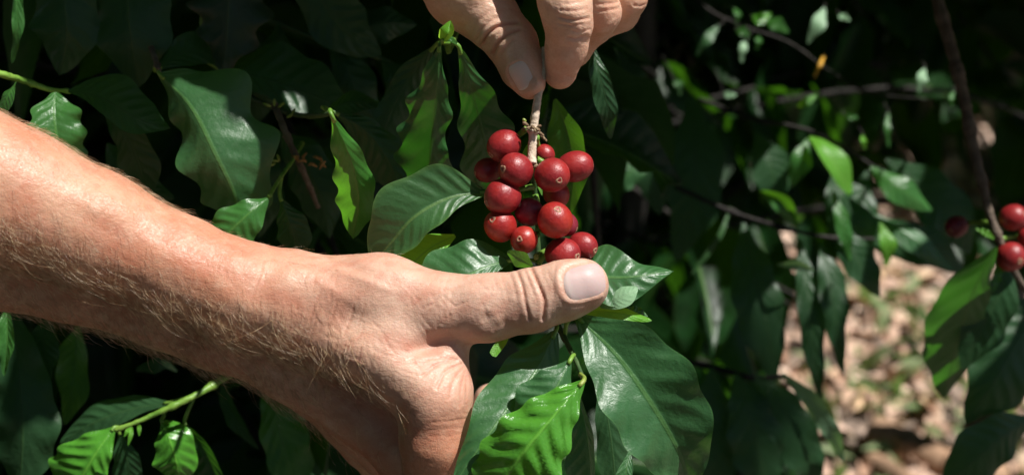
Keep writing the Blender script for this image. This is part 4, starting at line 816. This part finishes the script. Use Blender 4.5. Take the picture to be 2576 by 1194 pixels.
for q in [([(1808, 64, -470), (1778, 100, -462), (1752, 140, -466)], 14, 'leaf', True), ([(1850, 75, -470), (1870, 80, -464), (1890, 92, -466)], 13, 'leaf_mid', True),
          ([(1890, 40, -466), (1915, 48, -460), (1940, 34, -462)], 17, 'leaf_young', True), ([(1925, 50, -468), (1955, 62, -460), (1984, 82, -464)], 19, 'leaf_mid', True),
          ([(1880, 96, -470), (1868, 125, -464), (1866, 158, -466)], 11, 'leaf_pale', True), ([(1905, 90, -470), (1908, 105, -464), (1904, 126, -466)], 9, 'leaf_mid', True),
          ([(1846, 20, -474), (1856, 40, -468), (1852, 62, -470)], 9, 'leaf_mid', True), ([(2074, 20, -460), (2058, 60, -452), (2032, 110, -456)], 20, 'leaf_pale', (.2, .8, -.2, 1)),
          ([(2112, 36, -460), (2122, 42, -454), (2138, 52, -456)], 11, 'leaf_pale', True), ([(2074, 140, -470), (2062, 165, -462), (2048, 196, -466)], 5, 'leaf_yellow', (.6, 1, -1, 1)),
          ([(1696, 200, -470), (1706, 212, -464), (1712, 240, -466)], 12, 'leaf_warm', (0, .6, -1, 1)), ([(1822, 232, -470), (1836, 238, -464), (1852, 240, -466)], 11, 'leaf_pale', True),
          ([(2006, 270, -470), (2030, 255, -464), (2056, 240, -466)], 12, 'leaf_young', True), ([(2326, 172, -430), (2318, 200, -424), (2312, 232, -426)], 15, 'leaf_pale', True),
          ([(2400, 230, -420), (2392, 250, -416), (2396, 270, -418)], 8, 'leaf_mid', True), ([(2235, 285, -440), (2232, 320, -434), (2236, 370, -436)], 9, 'leaf_mid', (.2, .6, -1, 1)),
          ([(2170, 340, -440), (2172, 356, -434), (2176, 374, -436)], 8, 'leaf_lime', True), ([(2128, 290, -450), (2142, 294, -446), (2158, 296, -448)], 9, 'leaf_mid', True)]:
    sp = catmull(np.array([(1700, -60, -520), (1790, 30, -500), (1880, 70, -486), (1990, 110, -480), (2060, 160, -484), (2180, 230, -470), (2330, 250, -450)], float), 40)
    k_ = np.argmin(np.hypot(sp[:, 0] - q[0][0][0], sp[:, 1] - q[0][0][1])); e = sp[k_]; p0 = np.array(q[0][0], float); near_ = np.hypot(*(e - p0)[:2]) < 42
    pe = [tuple(e), tuple((e + p0) / 2 + [0, 5, 0])] if near_ else [tuple(p0 + [RNG.uniform(-40, 10), -60, -70]), tuple(p0 + [-6, -14, -24])]
    leaf(br, q[0], [3, q[1], 2], [3, q[1] * .9, 2], q[2], wave=(.8, 2, .4), lit_=q[3], nm=30, na=5, petiole=pe, prad=.45, pmat='shrub_bark')
br = thing('coffee_branch', W(P(1580, 380, -420)), 'shaded coffee branch with grey green sunlit patches, just right of the bunch of cherries', 'branch', 'leafy coffee branches')
stem(br, [(1478, 120, -340), (1486, 300, -350), (1494, 460, -360), (1506, 620, -380)], [2.4, 2.4, 2.2, 2.0], 'shrub_bark', 'stem', ((.3, .7), (.55, .7)))
leaf(br, [(1486, 110, -60), (1508, 190, -58), (1530, 280, -62), (1536, 350, -70)], [4, 22, 24, 4], [4, 26, 26, 4], 'leaf_deep', wave=(1, 3, .4))
leaf(br, [(1630, 380, -400), (1600, 420, -392), (1560, 460, -392), (1540, 500, -398)], [3, 26, 30, 4], [3, 26, 30, 4], 'leaf', wave=(1.4, 3, .4), lit_=True)
leaf(br, [(1560, 270, -400), (1548, 300, -394), (1566, 350, -396)], [3, 16, 3], [3, 20, 3], 'leaf_pale', wave=(1, 3, .4), lit_=(.2, 1, -.2, 1))
leaf(br, [(1515, 310, -400), (1530, 340, -394), (1545, 380, -396)], [3, 10, 3], [3, 13, 3], 'leaf', wave=(.6, 3, .4), lit_=True)
leaf(br, [(1560, 180, -420), (1600, 300, -410), (1640, 420, -412), (1660, 540, -420)], [5, 60, 66, 5], [5, 56, 60, 5], 'leaf_deep', wave=(1.4, 3, .4), rip=.5)
leaf(br, [(1740, 240, -440), (1750, 380, -430), (1740, 520, -432), (1700, 660, -440)], [5, 66, 66, 5], [5, 60, 60, 5], 'leaf_deep', wave=(1.4, 3, .4), rip=.5)
leaf(br, [(1838, 520, -400), (1816, 580, -394), (1740, 690, -396)], [2, 8, 2], [2, 7, 2], 'dry' if False else 'leaf_warm', wave=(.5, 3, .4), nm=30, na=4, lit_=(.7, 1, -1, 1))

# ------------------------------------------------------------------ ground, litter, grass, fallen wood
def ground_h(x, y): return 0.03 * np.sin(1.7 * x + .4) * np.cos(1.3 * y) + .012 * np.sin(6.1 * x + 2 * y) + .01 * np.cos(7.3 * y - 3 * x)
gx = np.r_[np.linspace(-60, -4, 12)[:-1], np.linspace(-4, 6, 101), np.linspace(6, 60, 12)[1:]]; gy = np.r_[np.linspace(-20, -1, 8)[:-1], np.linspace(-1, 8, 91), np.linspace(8, 120, 14)[1:]]
XX, YY = np.meshgrid(gx, gy, indexing='ij'); nY = len(gy); i, j = np.meshgrid(np.arange(len(gx) - 1), np.arange(nY - 1), indexing='ij'); b0 = (i * nY + j).ravel()
g = G('soil'); n1 = g.noise(3, 5); n2 = g.noise(40, 5, .65); n3 = g.noise(160, 3)
c = g.mix(g.rng(n1, .4, .62), (.26, .19, .145), (.38, .285, .225)); c = g.mix(g.rng(n2, .42, .62), c, (.46, .35, .28)); c = g.mix(g.math('MULTIPLY', g.rng(n3, .5, .65), .6), c, (.14, .10, .075))
b = g.bsdf(Base_Color=c, Roughness=.95, Normal=g.bump(g.math('ADD', n2, g.math('MULTIPLY', n3, .5)), .02)); M['soil'] = g.done(b.outputs[0])
o = add_mesh('ground', np.stack([XX, YY, ground_h(XX, YY)], -1).reshape(-1, 3), np.c_[b0, b0 + nY, b0 + nY + 1, b0 + 1], M['soil']); o['kind'] = 'structure'

def leaf_template(nm, na, wave, fold, bend, seed):
    r = np.random.default_rng(seed); s = np.linspace(0, 1, nm); t = np.linspace(-1, 1, na); w_ = np.sin(np.pi * s ** .85) ** .8 * .5; V = []; U = []
    for i in range(nm):
        for k in range(na):
            a = abs(t[k]); ww = w_[i] * (1 + .06 * math.sin(22 * s[i] + (k > na // 2) * 2) * a)
            V.append((t[k] * ww, s[i], fold * a * w_[i] - bend * s[i] ** 2 + wave * a * a * math.sin(2 * math.pi * r.uniform(3.8, 4.2) * s[i] + (k > na // 2) * 1.7 + seed))); U.append((s[i], (t[k] + 1) / 2))
    i, j = np.meshgrid(np.arange(nm - 1), np.arange(na - 1), indexing='ij'); b0 = (i * na + j).ravel()
    return np.array(V), np.array(U), np.c_[b0, b0 + 1, b0 + na + 1, b0 + na]
def place(tmpl, pos, ydir, zdir, ln, wd):
    """copies of a leaf template: pos (n,3), direction base->tip, face normal, length, width -> vertices (n,m,3)"""
    y = ydir / np.linalg.norm(ydir, axis=1)[:, None]; x = np.cross(y, zdir); x /= np.linalg.norm(x, axis=1)[:, None] + 1e-9; z = np.cross(x, y)
    T = tmpl[0]
    return pos[:, None] + T[None, :, 0:1] * (x * wd[:, None])[:, None] + T[None, :, 1:2] * (y * ln[:, None])[:, None] + T[None, :, 2:3] * (z * ln[:, None])[:, None]

def scatter_mesh(name, groups, mat, parent=None):
    V, F, U, o = [], [], [], 0
    for tm, v in groups:
        n, m = v.shape[:2]
        if n == 0: continue
        V.append(v.reshape(-1, 3)); F.append((tm[2][None] + (np.arange(n) * m)[:, None, None]).reshape(-1, 4) + o); U.append(np.tile(tm[1], (n, 1))); o += n * m
    return add_mesh(name, np.concatenate(V), np.concatenate(F), mat, parent, np.concatenate(U))

# fallen leaves (past counting)
g = G('dry_leaf'); rnd = g.n('NewGeometry').outputs['Random Per Island']; cr_ = g.n('ValToRGB'); g.l(rnd, cr_.inputs[0])
el = cr_.color_ramp.elements; el[0].position = 0; el[0].color = (.26, .16, .11, 1); el[1].position = 1; el[1].color = (.66, .53, .44, 1)
for p_, c_ in [(.22, (0.56, 0.37, 0.27)), (.42, (0.73, 0.52, 0.40)), (.58, (0.73, 0.57, 0.45)), (.70, (0.73, 0.51, 0.30)), (.82, (0.61, 0.46, 0.32)), (.9, (0.49, 0.29, 0.20))]:
    e = el.new(p_); e.color = (*c_, 1)
n1 = g.noise(60, 4); c = g.mix(g.math('MULTIPLY', g.rng(n1, .4, .65), .45), cr_.outputs[0], (.22, .14, .09))
b = g.bsdf(Base_Color=c, Roughness=.7, Normal=g.bump(n1, .002)); M['dry_leaf'] = g.done(b.outputs[0])
grp = []
for k in range(4):
    n = 3600; x = RNG.uniform(-.2, 3.4, n); y = RNG.uniform(1.2, 5.2, n); tm = leaf_template(6, 5, .07, .5, .12, 40 + k)
    yd = np.c_[RNG.standard_normal((n, 2)), RNG.normal(.05, .16, n)]; zd = np.c_[RNG.normal(0, .24, (n, 2)), np.ones(n)]
    ln = RNG.uniform(.028, .075, n); grp.append((tm, place(tm, np.c_[x, y, ground_h(x, y) + RNG.uniform(.004, .018, n)], yd, zd, ln, ln * RNG.uniform(.4, .65, n))))
o = scatter_mesh('leaf_litter', grp, M['dry_leaf']); o['kind'] = 'stuff'; o['label'] = 'dry brown fallen leaves covering the sunlit ground'
# grass and weeds
g = G('weed'); rnd = g.n('NewGeometry').outputs['Random Per Island']; b = g.bsdf(Base_Color=g.mix(rnd, (.14, .22, .08), (.30, .36, .18)), Roughness=.6)
tr = g.n('BsdfTranslucent'); tr.inputs[0].default_value = (.25, .42, .10, 1); mx = g.n('MixShader'); mx.inputs[0].default_value = .3; g.l(b.outputs[0], mx.inputs[1]); g.l(tr.outputs[0], mx.inputs[2]); M['weed'] = g.done(mx.outputs[0])
def ground_at(px, py):
    d = W(P(px, py, 0)) - np.array([0, 0, CAM_H]); t = -CAM_H / d[2]; return np.array([0, 0, CAM_H]) + d * t
grp = []; tm = leaf_template(5, 3, .02, .3, .35, 60)
for px, py, sp, n in [(a_, b_, c_, d_ // 12) for a_, b_, c_, d_ in [(2270, 745, .09, 240), (2290, 800, .07, 120), (2290, 950, .13, 300), (2340, 1010, .10, 200), (2200, 1020, .10, 110), (2230, 940, .08, 110), (2520, 1120, .16, 200), (2560, 1080, .1, 120), (2140, 1150, .08, 90), (2420, 1040, .1, 80), (2150, 1060, .07, 60)]]:
    c0 = ground_at(px, py); x = c0[0] + RNG.normal(0, sp, n); y = c0[1] + RNG.normal(0, sp, n)
    yd = np.c_[RNG.normal(0, .6, (n, 2)), RNG.uniform(.3, 1, n)]; zd = np.c_[RNG.normal(0, .6, (n, 2)), np.full(n, .8)]; ln = RNG.uniform(.03, .08, n)
    grp.append((tm, place(tm, np.c_[x, y, ground_h(x, y) + .01], yd, zd, ln, ln * RNG.uniform(.15, .45, n))))
o = scatter_mesh('weeds', grp, M['weed']); o['kind'] = 'stuff'; o['label'] = 'small green weeds growing through the fallen leaves'
g = G('dead_wood'); n1 = g.noise(14, 5); mp = g.n('Mapping'); mp.inputs['Scale'].default_value = (6, 60, 60); g.l(g.obj(), mp.inputs[0]); n2 = g.noise(1, 5, .6, mp.outputs[0])
b = g.bsdf(Base_Color=g.mix(g.rng(g.math('ADD', n1, n2), .8, 1.2), (.42, .26, .16), (.24, .15, .09)), Roughness=.85, Normal=g.bump(n2, .004)); M['dead_wood'] = g.done(b.outputs[0])
def log(pts, r, label, **k):
    c = [ground_at(*p) + np.array([0, 0, q]) for p, q in pts]; n = 26; c = catmull(np.array(c), n); rr = r * (1 + .08 * RNG.standard_normal(n))
    v, f = tube_geo(c, rr, 14); v = v + RNG.standard_normal(v.shape) * r * .05
    o = add_mesh('fallen_log', v, f, M['dead_wood']); o['label'] = label; o['category'] = 'log'; o['group'] = 'fallen wood'
    return o
log([((2190, 1105), .012), ((2280, 1140), .012), ((2380, 1175), .012), ((2520, 1235), .012)], .030, 'long dead branch lying among the fallen leaves, lower right')
log([((2180, 1165), .012), ((2240, 1200), .012), ((2300, 1245), .012)], .016, 'short thin stick in front of the long dead branch')
gp = np.array([ground_at(x, y) for x in range(1960, 2620, 26) for y in range(640, 1240, 26) if not (x < 2420 and y < 715 and (x * 7 + y * 3) % 5 != 0)])
lit(gp, .045)
for k in range(130):                                                 # gaps in the crown: sun flecks on the shrubs behind
    x, y, z = RNG.uniform(1490, 2560), RNG.uniform(-20, 640), -RNG.uniform(560, 950); n = RNG.integers(1, 4)
    if x > 2150 and y > 560: continue
    for q in range(n): lit(W(P(x + RNG.normal(0, 16), y + RNG.normal(0, 16), z)), RNG.uniform(.003, .009))

# ------------------------------------------------------------------ the shrubs: stems, side branches, paired hanging leaves
def sun2d(q):
    a = np.cross(LW, [0, 1, 0]); a /= np.linalg.norm(a); b = np.cross(LW, a); return q @ a, q @ b, q @ LW
GRID, G0, GN = .004, -3.0, 2000
low = np.full((GN, GN), 1e9, np.float32)
for pts, r in LIT:
    a, b, h = sun2d(pts); k = int(math.ceil(r / GRID))
    ia = ((a - G0) / GRID).astype(int); ib = ((b - G0) / GRID).astype(int); ok = (ia > k) & (ib > k) & (ia < GN - k - 1) & (ib < GN - k - 1); ia, ib, h = ia[ok], ib[ok], h[ok]
    for da in range(-k, k + 1):
        for db in range(-k, k + 1):
            if da * da + db * db <= k * k + 1: np.minimum.at(low, (ia + da, ib + db), h)
WIN = np.array([(2160, 700), (2140, 640), (2330, 620), (2400, 680), (2340, 760), (2330, 860), (2360, 960), (2390, 1010), (2440, 900), (2500, 800), (2600, 740), (2620, 1260), (2060, 1260), (2070, 1120), (1985, 960), (1978, 850), (2000, 780), (2080, 770)])
def in_poly(x, y, poly):
    c = np.zeros(np.shape(x), bool); n = len(poly)
    for i in range(n):
        (x0, y0), (x1, y1) = poly[i], poly[(i + 1) % n]
        m = ((y0 > y) != (y1 > y)) & (x < (x1 - x0) * (y - y0) / (y1 - y0 + 1e-12) + x0); c ^= m
    return c
def keep(v, near):
    """which placed leaves (n,m,3) leave the lit spots, the clearing and the space round the hands free"""
    a, b, h = sun2d(v); ia = np.clip(((a - G0) / GRID).astype(int), 0, GN - 1); ib = np.clip(((b - G0) / GRID).astype(int), 0, GN - 1)
    bad = (low[ia, ib] < h - .008).any(1)
    x, y, d = to_px(v); infr = (x > -120) & (x < 2700) & (y > -120) & (y < 1320) & (d > 0)
    bad |= (infr & (d < near)).any(1) | (np.linalg.norm(v - np.array([0, 0, CAM_H]), axis=2) < .35).any(1)
    bad |= (in_poly(x, y, WIN) & (d < 3300) & (d > 0)).any(1)
    return ~bad
TM = [leaf_template(8, 5, .035, .25, .18, 70), leaf_template(8, 5, .045, .1, .05, 71), leaf_template(8, 5, .03, .45, .3, 72)]
def shrub(x, y, height, spread, nb, label, near=720, zlo=.15, lf=(.10, .16), step=.055, bias=(0, 0)):
    t = thing('coffee_bush', (x, y, float(ground_h(x, y))), label, 'bush', 'coffee bushes')
    tr_ = catmull(np.array([(x, y, 0), (x + .03, y + .02, height * .4), (x - .02, y + .04, height * .75), (x + .02, y, height)]), 24)
    wood = [tube_geo(tr_, np.linspace(.026, .008, 24), 9)]; P0, D0_ = [], []
    for k in range(nb):
        h = zlo + (height - zlo) * ((k + RNG.uniform(0, 1)) / nb); a = RNG.uniform(0, 6.283); L = spread * (1 - .45 * (h / height)) * RNG.uniform(.75, 1.15)
        dx, dy = math.cos(a) + bias[0], math.sin(a) + bias[1]; l_ = math.hypot(dx, dy); dx /= l_; dy /= l_
        s0 = np.array([x, y, h]); pts = catmull(np.array([s0, s0 + [dx * L * .5, dy * L * .5, .08 * L], s0 + [dx * L, dy * L, -.22 * L]]), 14)
        X, Y, D = to_px(pts)
        if ((D < near) & (D > 0) & (X > -100) & (X < 2680) & (Y > -100) & (Y < 1300)).any() or (in_poly(X, Y, WIN) & (D < 3300)).any(): 
            m = ~(((D < near + 30) & (X > -150) & (X < 2730) & (Y > -150) & (Y < 1350)) | (in_poly(X, Y, WIN) & (D < 3300))); cut = np.argmin(m) if not m.all() else 14
            if cut < 4: continue
            pts = pts[:cut]
        if not keep(pts[:, None], 0).all():
            m = keep(pts[:, None], 0); cut = np.argmin(m)
            if cut < 4: continue
            pts = pts[:cut]
        wood.append(tube_geo(pts, np.linspace(.004, .0016, len(pts)), 6))
        seg = np.linalg.norm(np.diff(pts, axis=0), axis=1).sum(); nn = max(2, int(seg / step))
        for q in range(1, nn + 1):
            f = q / nn * (len(pts) - 1); i0 = min(int(f), len(pts) - 2); p = pts[i0] + (pts[i0+1] - pts[i0]) * (f - i0)
            side = np.array([-dy, dx, 0]); 
            for sg in (-1, 1):
                P0.append(p); D0_.append(side * sg * RNG.uniform(.5, 1) + np.array([dx, dy, 0]) * RNG.uniform(.1, .7) + np.array([0, 0, RNG.uniform(-1.1, -.05)]))
    P0, D0_ = np.array(P0), np.array(D0_); n = len(P0)
    zd = np.c_[RNG.normal(0, .45, (n, 2)), np.ones(n)]; ln = RNG.uniform(*lf, n); wd = ln * RNG.uniform(.38, .5, n); which = RNG.integers(0, 3, n); grp = []; tot = 0
    for q in range(3):
        m = which == q; v = place(TM[q], P0[m], D0_[m], zd[m], ln[m], wd[m]); v = v[keep(v, near)]; tot += len(v); grp.append((TM[q], v))
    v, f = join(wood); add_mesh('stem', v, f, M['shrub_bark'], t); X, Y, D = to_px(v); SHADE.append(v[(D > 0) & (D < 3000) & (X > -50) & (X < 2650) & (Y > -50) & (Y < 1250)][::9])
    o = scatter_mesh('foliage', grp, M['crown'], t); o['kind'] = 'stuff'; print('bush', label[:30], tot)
    return t
# leaves added out of view along sun rays to keep chosen points in shade
def place_shade_leaves():
    RNG = np.random.default_rng(77)
    q = [p for p in SHADE]
    n = 9000; x, y = RNG.uniform(-60, 2640, n), RNG.uniform(-60, 1250, n); z = -np.exp(RNG.uniform(math.log(110), math.log(1500), n))
    ok = ~in_poly(x, y, WIN) & ~((x > 1500) & (np.sin(x * .021 + y * .013) * np.sin(y * .027 - x * .009 + 1) > .40))
    q.append(W(np.array([P(a, b, c_) for a, b, c_ in zip(x[ok], y[ok], z[ok])])))
    q = np.concatenate(q); q = q[q[:, 2] > .1]; RNG.shuffle(q)
    cov = np.full((GN, GN), -1e9, np.float32); grp = {0: [], 1: [], 2: []}; tot = 0
    for size in (.13, .10, .07, .05, .035, .024, .015):
        for rep in range(8):
            a, b, h = sun2d(q); ia = np.clip(((a - G0) / GRID).astype(int), 0, GN - 1); ib = np.clip(((b - G0) / GRID).astype(int), 0, GN - 1)
            q = q[cov[ia, ib] < h]
            if len(q) == 0: break
            q_ = q[RNG.random(len(q)) < .7]; t = np.full(len(q_), np.nan)
            for tt in np.arange(.25, 2.6, .05):
                X, Y, D = to_px(q_ + LW * tt); out = (Y < -130) | (X > 2720) | (X < -140); t = np.where(np.isnan(t) & out, tt, t)
            ok = ~np.isnan(t); q_ = q_[ok]; t = t[ok] + RNG.uniform(.02, .30, len(q_)); n = len(q_)
            if not n: continue
            yd = np.c_[RNG.standard_normal((n, 2)), RNG.normal(-.3, .3, n)]; zd = LW + RNG.normal(0, .28, (n, 3)); y = yd / np.linalg.norm(yd, axis=1)[:, None]
            ln = size * RNG.uniform(.85, 1.2, n); k = RNG.integers(0, 3)
            v = place(TM[k], q_ + LW * t[:, None] - y * ln[:, None] * RNG.uniform(.3, .7, n)[:, None], yd, zd, ln, ln * .45)
            m = keep(v, 9000); v = v[m]; tot += len(v)
            fine = np.concatenate([v.reshape(-1, 3), ((v[:, :-5] + v[:, 5:]) / 2).reshape(-1, 3)])
            a, b, h = sun2d(fine); ia = np.clip(((a - G0) / GRID).astype(int), 2, GN - 3); ib = np.clip(((b - G0) / GRID).astype(int), 2, GN - 3); r = 2 if size > .06 else 1
            for da in range(-r, r + 1):
                for db in range(-r, r + 1): np.maximum.at(cov, (ia + da, ib + db), h)
            grp[k].append(v)
    print('upper leaves', tot, 'left', len(q))
    return [(TM[k], np.concatenate(grp[k])) for k in grp if grp[k]]
BUSH = shrub(-.30, 1.14, 2.15, .80, 130, 'dense dark coffee bush right behind the forearm, filling the left half', near=740, lf=(.09, .14))
shrub(.10, 1.38, 2.2, .85, 150, 'dense dark coffee bush behind the cherries, just right of the hands', near=1130, lf=(.08, .13))
shrub(.72, 1.80, 2.1, .75, 100, 'shaded coffee bush behind the sunlit sprigs in the right half', near=1160, lf=(.08, .13))
shrub(-.75, 1.7, 2.0, .9, 60, 'coffee bush deep in the shade at the left')
shrub(.05, 2.1, 2.0, 1.0, 70, 'coffee bush deep in the shade behind the reaching hand')
shrub(1.35, 1.55, 1.9, .6, 70, 'coffee bush beyond the bare hanging branch at the right edge', near=1130, lf=(.08, .13))
shrub(1.70, 2.35, 1.9, .75, 130, 'coffee bush close beyond the clearing, at the upper right', near=1160, lf=(.08, .13))
shrub(1.2, 3.4, 1.8, 1.0, 70, 'coffee bush at the far end of the sunlit clearing')
shrub(2.3, 3.8, 1.8, 1.0, 50, 'coffee bush in the far right shade past the clearing')
shrub(-1.3, .25, 2.3, .9, 90, 'coffee bush at the near end of the row, left of the forearm', near=900)  # this bush and the next two are out of view, added to block skylight
shrub(-.7, -1.2, 2.4, 1.0, 90, 'coffee bush of the next row, behind the photographer on the left', near=900)
shrub(.8, -1.3, 2.4, 1.0, 90, 'coffee bush of the next row, behind the photographer on the right', near=900)
o = scatter_mesh('added_shade_leaves', place_shade_leaves(), M['crown'], BUSH); o['kind'] = 'stuff'
# unseen tree added to block skylight; chosen sun beams stay clear
def sky_blocker_tree(x, y, height, rad, n, label):
    t = thing('sky_blocker_tree', (x, y, 0), label, 'tree', 'added sky blockers'); tm = leaf_template(5, 3, .03, .2, .15, 90)
    tr_ = catmull(np.array([(x, y, -.1), (x + .1, y - .05, height * .4), (x + .05, y + .1, height)]), 20); wood = [tube_geo(tr_, np.linspace(.14, .05, 20), 12)]
    for k in range(16):
        a = k * 2.4; L = rad * RNG.uniform(.5, .95); h0 = height * RNG.uniform(.72, .98); s0 = np.array([x, y, h0])
        lm = catmull(np.array([s0, s0 + [math.cos(a) * L * .5, math.sin(a) * L * .5, .35], s0 + [math.cos(a) * L, math.sin(a) * L, .25]]), 30); ok = keep(np.stack([lm + o_ for o_ in np.array([(0, 0, 0), (.04, 0, 0), (-.04, 0, 0), (0, .04, 0), (0, -.04, 0)])], 1), 0)
        lm = lm[:np.argmin(ok)] if not ok.all() else lm
        if len(lm) > 4: wood.append(tube_geo(lm, np.linspace(.035, .008, len(lm)), 7))
    r = rad * np.sqrt(RNG.random(n)); a = RNG.uniform(0, 6.283, n); zc = height * .95 + RNG.normal(0, .28, n) + .35 * np.sin(r * 2 + a * 3)
    pos = np.c_[x + r * np.cos(a), y + r * np.sin(a), zc]; ln = RNG.uniform(.18, .30, n)
    v = place(tm, pos, np.c_[RNG.standard_normal((n, 2)), RNG.normal(-.2, .3, n)], np.c_[RNG.normal(0, .35, (n, 2)), np.ones(n)], ln, ln * RNG.uniform(.45, .6, n)); v = v[keep(v, 900)]
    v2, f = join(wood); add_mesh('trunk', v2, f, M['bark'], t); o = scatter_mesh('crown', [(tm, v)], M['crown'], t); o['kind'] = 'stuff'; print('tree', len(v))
sky_blocker_tree(-1.9, 3.4, 3.6, 4.4, 7000, 'unseen tree added to block skylight over the coffee bushes')
